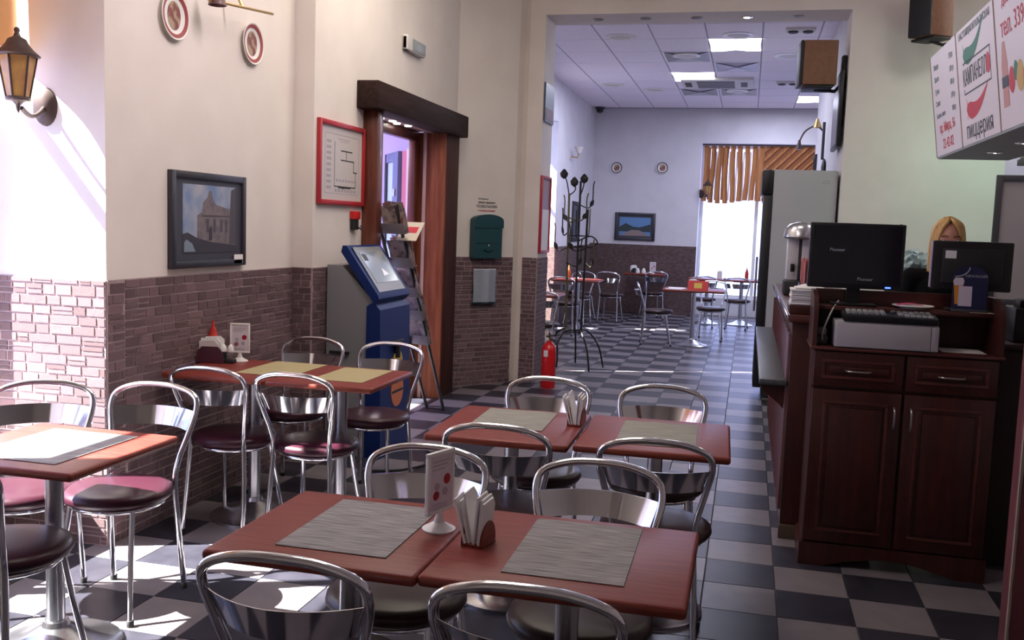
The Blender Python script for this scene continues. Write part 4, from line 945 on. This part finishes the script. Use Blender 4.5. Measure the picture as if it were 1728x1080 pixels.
# bar-top things
t = thing('napkin_tray', 'dark wooden tray holding a stack of white napkins on the bar end', 'tray', (.40, 1.12, 1.1255))
MB().rbox(-.085, .115, -.08, .12, 0, .045, .006).build('tray', COUNTERW, t)
for k in range(7): MB().rbox(-.08+.002*(k % 3), .11-.003*(k % 2), -.075+.002*(k % 2), .115, .046+.011*k, .056+.011*k, .003).build('napkin_pack', [WHITEP, OFFW, mat('lilac_white', (.50, .47, .52), .7)][k % 3], t)
MB().shell(lambda u, v: Vector((-.06+.14*u, -.06+.14*v, .125+.02*math.sin(u*PI)*math.sin(v*PI))), 8, 6, (0, 0, .004)).build('top_napkin', WHITEP, t)
t = thing('straw_cup', 'glass of coral pink drinking straws on the bar beside the large monitor', 'straw cup', (.43, 2.0, 1.1255))
MB().lathe([(.028, 0), (.036, .11), (.034, .11), (.027, .006)], 20).build('glass', CLEAR, t)
R = random.Random(5)
for k in range(22):
    a = R.uniform(0, 2*PI); r = R.uniform(0, .021); r2 = r*1.55+.004
    MB().tube([(r*math.cos(a), r*math.sin(a), .008), (r2*math.cos(a), r2*math.sin(a), R.uniform(.23, .262))], .0042, 6).build('straw', mat('coral_straw', (.62, .16, .16), .5) if k % 4 else mat('coral_straw_light', (.70, .34, .32), .5), t)
t = thing('juice_dispenser', 'twin tank juice dispenser with domed steel top on the bar', 'juice dispenser', (.43, 2.62, 1.1255))
MB().rbox(-.095, .095, -.12, .12, 0, .095, .012).build('base', BLACKM, t)
for s in (-1, 1):
    MB().rbox(s*.045-.036, s*.045+.036, -.03, .10, .095, .36, .008).build('tank', mat('tank_white', (.62, .62, .66), .35), t)
    MB().rbox(s*.045-.012, s*.045+.012, -.065, -.03, .15, .20, .004).build('tap', BLACK, t)
MB().rbox(-.012, .012, -.02, .09, .095, .36, .002).build('divider', DGREY, t)
MB().lathe([(.10, .36), (.112, .372), (.105, .42), (.075, .455), (.03, .468), (.001, .47)], 28).build('dome', STEEL, t)
# dark bar end on the right, receipt printer
t = thing('back_counter', 'dark counter section right of the front cabinet', 'counter', (1.235, .95, 0))
MB().rbox(0, 1.1, 0, .5, 0, 1.02, .006).build('body', mat('dark_body', (.018, .008, .008), .5), t); MB().rbox(-.01, 1.12, -.02, .52, 1.02, 1.05, .008).build('top', mat('dark_top', (.03, .015, .014), .35), t)
t = thing('receipt_printer', 'black receipt printer at the right edge beside the small monitor', 'printer', (1.42, 1.12, 1.0505))
MB().rbox(-.10, .12, -.10, .12, 0, .16, .012).build('housing', BLACK, t); MB().rbox(-.08, .10, -.08, .04, .155, .20, .015).build('lid', BLACKM, t)
MB().box(-.05, .05, -.06, -.052, .195, .225).build('paper_roll_end', OFFW, t, smooth=False)
# maroon door post close to the camera at the right edge
post = thing('door_post', 'worn maroon wooden door post with chipped pale edge at right', 'post', (.965, -.62, 0))
MAR = mat('maroon_paint', (.125, .030, .034), .45, col2=(.165, .045, .048), scale=5)
MB().rbox(0, .30, 0, .10, 0, 2.6, .004).build('board', MAR, post)
ch = MB(); R = random.Random(9); prev = [.004+.004*R.random() for _ in range(61)]
for k in range(24, 36): prev[k] += .012*math.exp(-((k-28)/3.0)**2)
pr = [(prev[k]*.8, 2.6*k/60) for k in range(61)]
ch.prism([(-.0025, 0)]+pr+[(-.0025, 2.6)], -.0012, .012, 'y'); ch.build('chipped_edge', mat('bare_edge', (.30, .24, .19), .8), post, smooth=False)

# ------------------------------------------------------------------ speakers, wall ornaments
CORK = mat('speaker_brown', (.19, .085, .045), .6, col2=(.23, .105, .055), scale=30)
def speaker(o, rz, tilt, w, h, d, label):
    t = thing('loudspeaker', label, 'loudspeaker', o, rz, 'brown cabinet loudspeakers on wall brackets')
    Mr = Matrix.Rotation(tilt, 4, 'X')
    MB().rbox(-w/2, w/2, 0, d, -h/2, h/2, .008, Mr).build('cabinet', CORK, t)
    MB().rbox(-w/2-.003, w/2+.003, -.03, .002, -h/2-.003, h/2+.003, .016, Mr).build('front_grille', BLACKM, t)
    MB().rbox(-w/2-.01, w/2+.01, .02, d-.03, -h/2-.028, -h/2-.006, .006, Mr).build('bracket_shelf', BLACKM, t)
    return t
t = speaker((.47, 5.28, 3.03), math.radians(-86), 0, .30, .385, .29, 'brown loudspeaker hanging in the passage beside the pillar edge')
MB().tube([(0, .12, -.215), (0, .30, -.23), (0, .36, -.16)], .016, 8).build('bracket_arm', BLACKM, t)
MB().rbox(-.05, .05, .345, .385, -.20, .08, .006).build('wall_plate', BLACKM, t)
t = speaker((1.36, 4.70, 3.365), math.radians(-52), .03, .22, .42, .24, 'brown loudspeaker above the menu sign, cut by the top edge')
MB().tube([(0, .12, -.235), (0, .26, -.25), (.1, .46, -.2)], .014, 8).build('bracket_arm', BLACKM, t)
t = thing('flat_television', 'thin dark television seen edge-on on the pillar reveal', 'television', (.80, 5.14, 2.30))
MB().rbox(0, .035, 0, .62, 0, .66, .006).build('casing', BLACK, t); MB().box(-.003, .001, .03, .59, .03, .63).build('screen', mat('tv_screen', (.20, .18, .23), .35), t, smooth=False); MB().box(.035, .06, .2, .4, .2, .45).build('wall_mount', DGREY, t, smooth=False)  # screen's lilac grey stands for a reflection, put into its colour
t = thing('wall_sconce', 'small branching wall lamp on the white wall beyond the pillar', 'lamp', (.86, 7.9, 2.72))
MB().tube(catmull([(0, 0, 0), (-.08, -.05, .05), (-.20, -.12, -.02), (-.26, -.14, -.14)], 5), .010, 6).build('arm', BRONZEM, t)
MB().lathe([(.015, .05), (.05, -.04), (.055, -.05), (.045, -.05), (.012, .03)], 14, (-.07, -.05, .08)).build('shade', BRASS, t); MB().lathe([(.012, .05), (.035, -.06), (.03, -.06)], 12, (-.26, -.14, -.17)).build('shade', BRONZEM, t)
t = thing('wall_guitar', 'dark hanging ornament with long neck on the wall beyond the pillar', 'ornament', (.84, 7.1, 1.95))
MB().lathe([(.001, 0), (.09, .03), (.12, .12), (.08, .22), (.09, .30), (.05, .37), (.02, .39)], 18, sx=.3).build('body', BLACKM, t); MB().tube([(-.02, 0, .38), (-.02, .02, .78)], .016, 8).build('neck', DGREY, t)
MB().prism([(-.10, .0), (.06, 0), (.10, -.22), (-.14, -.22)], -.012, .004, 'x').build('pink_ribbon', mat('pink_ribbon', (.52, .20, .26), .7), t, smooth=False)
t, M = wall_frame('framed_mirror', 'narrow dark frame at the far end of the white right wall', 'picture', (.86, 8.95, 1.95), (0, -1, 0), .34, .56, .05, BLACKM)
MB().box(.05, .29, .05, .51, .002, .008, M).build('mirror', DGREY, t, smooth=False)

# ------------------------------------------------------------------ illuminated menu sign over the counter
sg = thing('menu_sign', 'white hanging pizzeria sign board with chilli peppers over the bar', 'sign', (1.25, 2.87, 2.04))
u_, v_ = Vector((0, -1, 0)), Vector((-.088, 0, .62)).normalized(); H_S = .628
Ms = frame_m((0, 0, 0), u_, v_); SGW = mat('sign_white', (.80, .74, .76), .45)
widths = ((0, .76), (.765, 1.615), (1.62, 2.50))
for a, b in widths: MB().box(a, b, 0, H_S, -.014, 0, Ms).build('panel', SGW, sg, smooth=False)
for x in (-.008, .7575, 1.6125): MB().box(x, x+.012, -.004, H_S+.004, -.016, .003, Ms).build('joint_strip', mat('sign_strip', (.30, .20, .15), .5), sg, smooth=False)
MB().prism([(.004, -.012), (.42, -.012), (.42, .62), (-.07, .62)], -2.50, 0, 'y').build('box_body', mat('sign_box', (.34, .36, .36), .6), sg, smooth=False)
for y in (-.62, -1.22, -1.82): 
    o = MB().lathe([(.045, 0), (.045, -.006), (.03, -.010), (.028, -.003)], 18, (.20, y, -.012)).build('downlight', CHROME, sg); MB().lathe([(.027, -.003), (.001, -.010)], 14, (.20, y, -.012)).build('bulb', SPOTL, o)
SGREY = mat('sign_grey', (.22, .27, .28), .5); SRED = mat('sign_red', (.58, .025, .045), .5); SGRN = mat('sign_green', (.03, .20, .11), .5); SBLK = mat('sign_black', (.05, .055, .06), .5)
def st(body, x, y, size, mm, sx=1.0, rot=0, align='CENTER'):
    return text('lettering', body, size, mm, sg, Ms @ Matrix.Translation((x, y, .001)) @ Matrix.Rotation(rot, 4, 'Z'), align=align, sx=sx)
for k, (a, b) in enumerate((('Пицца', '150 р'), ('Паста', '120 р'), ('Супы', '100 р'), ('Салат', '110 р'))):
    st(a, .09, .545-.075*k, .048, SGREY, 1.0, 0, 'LEFT'); st(b, .66, .545-.075*k, .048, SGREY, 1.0, 0, 'RIGHT')
st('Бизнес-ланч', .09, .245, .044, SGREY, 1.0, 0, 'LEFT'); st('200 р', .66, .245, .044, SGREY, 1.0, 0, 'RIGHT')
st('пр. Мира, 56', .38, .160, .082, SRED, .95); st('22-42-02', .38, .062, .086, SRED, 1.0)
n_ = 21; word = 'НАСТОЯЩАЯ ИТАЛЬЯНСКАЯ'
st(word, 1.19, .588, .052, SGREY, .95)
def outline(name, pts, mm, z0=.0002, z1=.0012): MB().prism(pts, z0, z1, M=Ms).build(name, mm, sg, smooth=False)
def chili(cx, cy, s, curl):
    top = []; bot = []
    for k in range(13):
        f_ = k/12; x = -.27+.54*f_; w = .075*(1-f_)**.75*(.55+.45*min(1, f_*8)); y = curl*f_**2.2-.03*math.sin(f_*PI)
        top.append((x, y+w*.8)); bot.append((x, y-w*.8))
    P_ = bot+top[::-1]
    P_ = P_+[(-.295, .07), (-.275, .03), (-.30, .0), (-.275, -.03), (-.29, -.06)]
    return [(cx+s*x, cy+s*y) for x, y in P_]
outline('green_pepper', chili(1.18, .475, .88, .16), SGRN)
outline('red_pepper', chili(1.19, .185, .88, .10), SRED)
for (x0, x1, y0, y1) in ((.90, 1.50, .432, .440), (.90, 1.50, .268, .276), (1.492, 1.50, .276, .432), (.90, .908, .276, .30)): outline('logo_border', [(x0, y0), (x1, y0), (x1, y1), (x0, y1)], SBLK)
st('КАМПАНЕЛЛ', 1.155, .352, .125, SBLK, .66)
outline('tomato', [(1.452+.040*math.cos(a), .358+.052*math.sin(a)) for a in [2*PI*k/20 for k in range(20)]], SRED)
st('пиццерия', 1.185, .068, .125, SBLK, 1.02)
st('Доставка на дом', 2.02, .575, .062, SRED, 1.0); st('тел. 339-56-56', 2.06, .455, .120, SRED, .9)
R = random.Random(11)
for k in range(9):
    x, y, r = 1.86+.07*k, .20+R.uniform(-.05, .08), R.uniform(.035, .06)
    outline('printed_food', [(x+r*math.cos(a)*R.uniform(.8, 1.1), y+r*1.25*math.sin(a)) for a in [2*PI*q/12 for q in range(12)]], [SRED, SGRN, mat('sign_yellow', (.60, .40, .10), .5), mat('sign_orange', (.60, .20, .06), .5)][k % 4], .0002+.0001*k, .0012+.0001*k)
outline('printed_pot', [(1.70, .10), (1.80, .10), (1.80, .30), (1.77, .40), (1.73, .40), (1.70, .30)], mat('sign_pink', (.60, .30, .26), .5)); outline('printed_band', [(1.695, .19), (1.805, .19), (1.805, .24), (1.695, .24)], SBLK, .0013, .002)

# ------------------------------------------------------------------ kitchen beyond the pillar
t, M = wall_frame('white_board', 'pale board in a dark frame at the right edge behind the bar', 'board', (1.84, 3.9, 1.05), (1, -.1, 0), 1.0, .95, .045, DGREY, .03)
MB().box(.045, .955, .045, .905, .003, .016, M).build('board', mat('board_grey', (.36, .33, .34), .6), t, smooth=False)
MB().rbox(.1, .16, -.4, -.3, -1.05, 0, .004, Matrix.Translation((0, .4, 0))).build('support', DGREY, t); MB().rbox(.82, .88, -.4, -.3, -1.05, 0, .004, Matrix.Translation((0, .32, 0))).build('support', DGREY, t)
t = thing('extractor_hood', 'dark extractor hood edge behind the bar at upper right', 'hood', (2.35, 4.6, 2.2))
MB().prism([(-.10, 0), (.7, 0), (.7, .5), (.2, .5)], -.4, .4, 'y').build('canopy', DGREY, t, smooth=False); MB().rbox(-.11, .72, -.42, .42, -.05, 0, .005).build('rim', BLACKM, t)
MB().rbox(.3, .6, -.15, .15, .5, 1.695, .005).build('duct', DGREY, t)
# crumpled clear bags and cups behind the bar
t = thing('back_shelf', 'dark work shelf behind the bar below the teal bags', 'shelf', (1.10, 2.42, 0))
MB().rbox(-.16, .16, -.1, .6, 1.27, 1.30, .004).build('board', DGREY, t)
for y in (-.06, .52): MB().rbox(-.10, .10, y, y+.04, 0, 1.27, .004).build('leg', DGREY, t)
R = random.Random(21)
for k, (x, y, z, r) in enumerate(((1.045, 2.46, 1.30, .075), (1.18, 2.50, 1.30, .070), (1.115, 2.68, 1.30, .085))):
    bm = bmesh.new(); bmesh.ops.create_icosphere(bm, subdivisions=3, radius=r)
    for v in bm.verts: v.co *= R.uniform(.80, 1.12); v.co.z = max(v.co.z, -r*.8)
    o = MB().bm(bm).build('plastic_bag', mat('teal_bag', (.36, .52, .52), .35), None, loc=(x, y, z+r*.81), angle=20)
    tag(o, ['crumpled pale teal plastic bag behind the bar, left one', 'crumpled pale teal plastic bag beside the cashier', 'crumpled pale teal plastic bag at the back of the shelf'][k], 'bag', 'crumpled bags behind the bar')
t = thing('spatula', 'dark spatula handle sticking up behind the large monitor', 'utensil', (1.0, 2.62, 1.3005))
MB().lathe([(.025, 0), (.028, .1), (.026, .1), (.02, .005)], 14).build('holder', BLACKM, t); MB().tube([(0, 0, .01), (.03, .0, .30)], .009, 8).build('handle', BLACKM, t)

# ------------------------------------------------------------------ rear room dressing
BCUR = mat('brown_curtain', (.30, .115, .035), .8, col2=(.42, .19, .07), scale=5, stretch=(8, 1, .5))
SHEER = mat('sheer_stripe', (.70, .62, .62), .7)
v1 = thing('brown_valance', 'brown pleated valance with pale sheer stripes at the rear window', 'curtain', (-.78, 13.62, 0))
for k in range(9):
    x0 = .02+.118*k
    def pl_(u, v): return Vector((x0+.086*u+.012*math.sin(v*4+k), .03*math.sin(u*PI)*(1 if k % 2 else .6), 3.03-.98*v-.035*math.sin(k*.7)*v))
    MB().shell(pl_, 8, 8, (0, .004, 0)).build('pleat', BCUR, v1)
    if k in (1, 3, 4, 5, 6):
        def sh(u, v): return Vector((x0+.086+.034*u, .012, 2.93-.86*v))
        MB().shell(sh, 3, 6, (0, .003, 0)).build('sheer_strip', SHEER, v1)
    else: MB().shell(lambda u, v: Vector((x0+.084+.038*u, .018, 3.0-.92*v)), 3, 6, (0, .003, 0)).build('pleat', BCUR, v1)
v2 = thing('brown_swag', 'brown diagonally swept curtain over the right of the rear window', 'curtain', (.28, 13.60, 0))
for k in range(19):
    def sw(u, v):
        a = .03+.08*k+.08*v; ua = max(0, 1-1.0/a); ub = min(1, .92/a); q = ua+(ub-ua)*u
        return Vector((a*q, .02*math.sin(v*PI)+.006*(k % 2), 3.03-a*(1-q)))
    MB().shell(sw, 10, 4, (0, .004, 0)).build('fold', [BCUR, mat('brown_curtain_dark', (.20, .07, .025), .8)][k % 2], v2)
MB().tube([(-.79, 13.60, 3.045), (1.19, 13.60, 3.045)], .012, 8).build('curtain_rail', BRONZEM, v1).location = (.78, -13.62, 0)
lantern((-.80+.03, 13.60, 2.18), (.6, -1, 0), 'small amber wall lantern at the left of the rear window', .72)
BAND2 = mat('band_black', (.06, .045, .06), .4)
plate((-2.288, 13.5, 2.60), (0, -1, 0), .108, 'dark rimmed wall plate in the rear room, left of two', face=BAND2, grp='rear room wall plates')
plate((-1.47, 13.5, 2.615), (0, -1, 0), .108, 'dark rimmed wall plate in the rear room, right of two', face=BAND2, grp='rear room wall plates')
t, M = wall_frame('framed_picture', 'dark framed landscape picture on the rear wall', 'picture', (-2.275, 13.5, 1.305), (1, 0, 0), .73, .50, .05, NAVY, .03, 1, NAVYM)
im = MB()
quad(im, [(.085, .085), (.645, .085), (.645, .415), (.085, .415)], .0172, M, 0); quad(im, [(.085, .24), (.20, .31), (.33, .25), (.45, .24), (.645, .30), (.645, .16), (.085, .16)], .0178, M, 1); quad(im, [(.10, .085), (.63, .085), (.45, .19), (.30, .19)], .0184, M, 2)
im.build('landscape', [mat('land_sky', (.10, .24, .46), .5), mat('land_tree', (.02, .04, .045), .5), mat('land_path', (.26, .20, .19), .5)], t, smooth=False)
t, M = wall_frame('framed_picture', 'small dark picture on the left rear wall behind the coat rack', 'picture', (-2.72, 11.55, 1.27), (0, 1, 0), .55, .66, .06, BLACKM)
MB().box(.06, .49, .06, .60, .003, .012, M).build('print', mat('dim_print', (.06, .065, .08), .5), t, smooth=False)
t = thing('wall_sconce', 'small cream wall lamp high on the left rear wall', 'lamp', (-2.72, 11.2, 2.62))
MB().lathe([(.06, 0), (.06, .012), (.02, .02)], 14, M=Matrix.Rotation(PI/2, 4, 'Y')).build('wall_plate', OFFW, t); MB().tube([(0, 0, 0), (.12, 0, -.02), (.14, 0, .05)], .012, 8).build('arm', BRASS, t); MB().lathe([(.03, .05), (.075, .15), (.07, .15), (.02, .06)], 16, (.14, 0, 0)).build('shade', OFFW, t)

# ------------------------------------------------------------------ the cashier
def capsule(mb, a, b, r0, r1, n=12):
    a, b = Vector(a), Vector(b); pts = [a.lerp(b, k/5) for k in range(6)]; d_ = (b-a).normalized()
    P_ = [a-d_*r0*.98, a-d_*r0*.8, a-d_*r0*.45]+pts+[b+d_*r1*.45, b+d_*r1*.8, b+d_*r1*.98]
    rr = [r0*.18, r0*.6, r0*.89]+[r0+(r1-r0)*k/5 for k in range(6)]+[r1*.89, r1*.6, r1*.18]
    mb.tube(P_, rr, n)
def ell(mb, c, rx, ry, rz, M=None):
    bm = bmesh.new(); bmesh.ops.create_uvsphere(bm, u_segments=20, v_segments=14, radius=1)
    Mx = Matrix.Translation(c) @ (M or Matrix()) @ Matrix.Diagonal((rx, ry, rz, 1)); mb.bm(bm, Mx)
def remesh(name, mb, m_, parent, vox, it=6):
    o = mb.build(name, m_, None); md = o.modifiers.new('r', 'REMESH'); md.mode = 'VOXEL'; md.voxel_size = vox
    sm = o.modifiers.new('s', 'SMOOTH'); sm.factor = .5; sm.iterations = it
    bpy.context.view_layer.update()
    me = bpy.data.meshes.new_from_object(o.evaluated_get(bpy.context.evaluated_depsgraph_get())); me.name = name
    o.modifiers.clear(); o.data = me; me.polygons.foreach_set('use_smooth', [True]*len(me.polygons)); o.parent = parent; return o
w = thing('person', 'blonde person in a dark top behind the bar looking down at the small monitor', 'person', (1.175, 1.95, 0))
B = MB(); hz = 1.505
Mh = Matrix.Rotation(.28, 4, 'X')
ell(B, (0, -.02, hz), .072, .092, .112, Mh); ell(B, (0, -.055, hz-.055), .055, .055, .068, Mh)
ell(B, (0, -.118, hz-.035), .014, .02, .020); ell(B, (0, -.100, hz-.005), .010, .016, .03)
for s in (-1, 1): ell(B, (s*.073, -.005, hz-.02), .010, .018, .028); ell(B, (s*.03, -.095, hz+.018), .022, .016, .008)
ell(B, (0, -.098, hz-.075), .022, .014, .008)
capsule(B, (0, .02, 1.30), (0, -.01, hz-.06), .052, .048)
ell(B, (0, .02, 1.20), .155, .105, .16); ell(B, (0, .02, 1.02), .125, .095, .16); ell(B, (0, .02, .88), .16, .12, .14)
for s in (-1, 1):
    capsule(B, (s*.165, .02, 1.295), (s*.215, .0, 1.06), .050, .040); capsule(B, (s*.215, .0, 1.06), (s*.17, -.22, 1.05), .038, .026)
    ell(B, (s*.165, -.27, 1.05), .040, .045, .014)
    for f_, (dx, L_) in enumerate(((-.027, .055), (-.009, .066), (.009, .062), (.027, .046))):
        q = Vector((s*.165+dx, -.305, 1.05)); capsule(B, q, q+Vector((dx*.25, -L_*.6, -.006)), .0085, .008, 8); capsule(B, q+Vector((dx*.25, -L_*.6, -.006)), q+Vector((dx*.3, -L_, -.024)), .008, .007, 8)
    capsule(B, (s*.165-s*.035, -.255, 1.05), (s*.165-s*.066, -.30, 1.04), .0105, .008, 8)
    capsule(B, (s*.085, .02, .86), (s*.09, .0, .47), .085, .055); capsule(B, (s*.09, .0, .47), (s*.09, .03, .09), .052, .036); capsule(B, (s*.09, .03, .045), (s*.095, -.13, .03), .040, .030)
body = remesh('body', B, SKIN, w, .007, 5)
for s in (-1, 1):
    Me = Matrix.Translation((s*.030, -.103, hz+.002)) @ Matrix.Rotation(PI/2, 4, 'X')
    MB().lathe([(.013, 0), (.009, .004), (.001, .006)], 14, M=Me, sy=.6).build('eye', WHITE, w); MB().lathe([(.0055, .0045), (.001, .0072)], 10, M=Me).build('pupil', mat('iris', (.06, .07, .08), .3), w)
    MB().tube([(s*.014, -.113, hz+.026), (s*.03, -.112, hz+.031), (s*.047, -.100, hz+.026)], .0035, 6).build('eyebrow', HAIRD, w)
MB().tube([(-.020, -.111, hz-.074), (0, -.115, hz-.076), (.020, -.111, hz-.074)], .0045, 6).build('lips', mat('lips', (.42, .11, .10), .4), w)
Hh = MB()
def hairf(u, v):
    a = -PI*.5+.85+(2*PI-1.70)*u       # opening at the face (-y)
    if v < .45: ph = v/.45*PI/2; r = math.sin(ph); z = hz+.02+.112*math.cos(ph); k = 1.0
    else: q = (v-.45)/.55; r = 1.0+.12*math.sin(q*2.6); z = hz+.02-.30*q; k = 1-.10*q
    wob = 1+.03*math.sin(u*46)+.02*math.sin(u*83+v*6)
    return Vector((.086*r*math.cos(a)*wob*k, -.012+.102*r*math.sin(a)*wob*k+.03*max(0, v-.45), z))
Hh.shell(hairf, 72, 22, (0, 0, .006)); Hh.build('hair', HAIR, w, angle=80)
fr_ = MB()
for s in (-1, 1):
    for k in range(5):
        x = s*(.004+.011*k); fr_.tube(catmull([(s*.004, -.02-.004*k, hz+.130), (x*.9+s*.012, -.078+.004*k, hz+.108-.003*k), (x*.7+s*.042, -.088+.010*k, hz+.060-.004*k), (x*.5+s*.062, -.070+.010*k, hz-.04), (x*.4+s*.070, -.055+.008*k, hz-.17)], 5), [.011]*8+[.010]*8+[.007]*5, 8)
fr_.build('parted_fringe', HAIR, w, angle=80)
MB().lathe([(.035, .112), (.028, .121), (.001, .126)], 16, M=Matrix.Translation((0, -.02, hz+.012))).build('dark_parting', HAIRD, w)
Sh = MB(); ell(Sh, (0, .02, 1.20), .170, .120, .165); ell(Sh, (0, .02, 1.02), .142, .112, .17); ell(Sh, (0, .02, .88), .175, .135, .13); capsule(Sh, (-.16, .02, 1.29), (.16, .02, 1.29), .062, .062)
for s in (-1, 1): capsule(Sh, (s*.165, .02, 1.295), (s*.213, .0, 1.08), .060, .052)
remesh('shirt', Sh, mat('black_shirt', (.005, .005, .006), .9, spec=.1), w, .010, 5)
Tr = MB(); ell(Tr, (0, .02, .84), .172, .132, .12)
for s in (-1, 1): capsule(Tr, (s*.085, .02, .84), (s*.09, .0, .47), .096, .066); capsule(Tr, (s*.09, .0, .47), (s*.09, .03, .12), .063, .055)
remesh('trousers', Tr, mat('dark_trousers', (.02, .02, .03), .8), w, .010, 4)
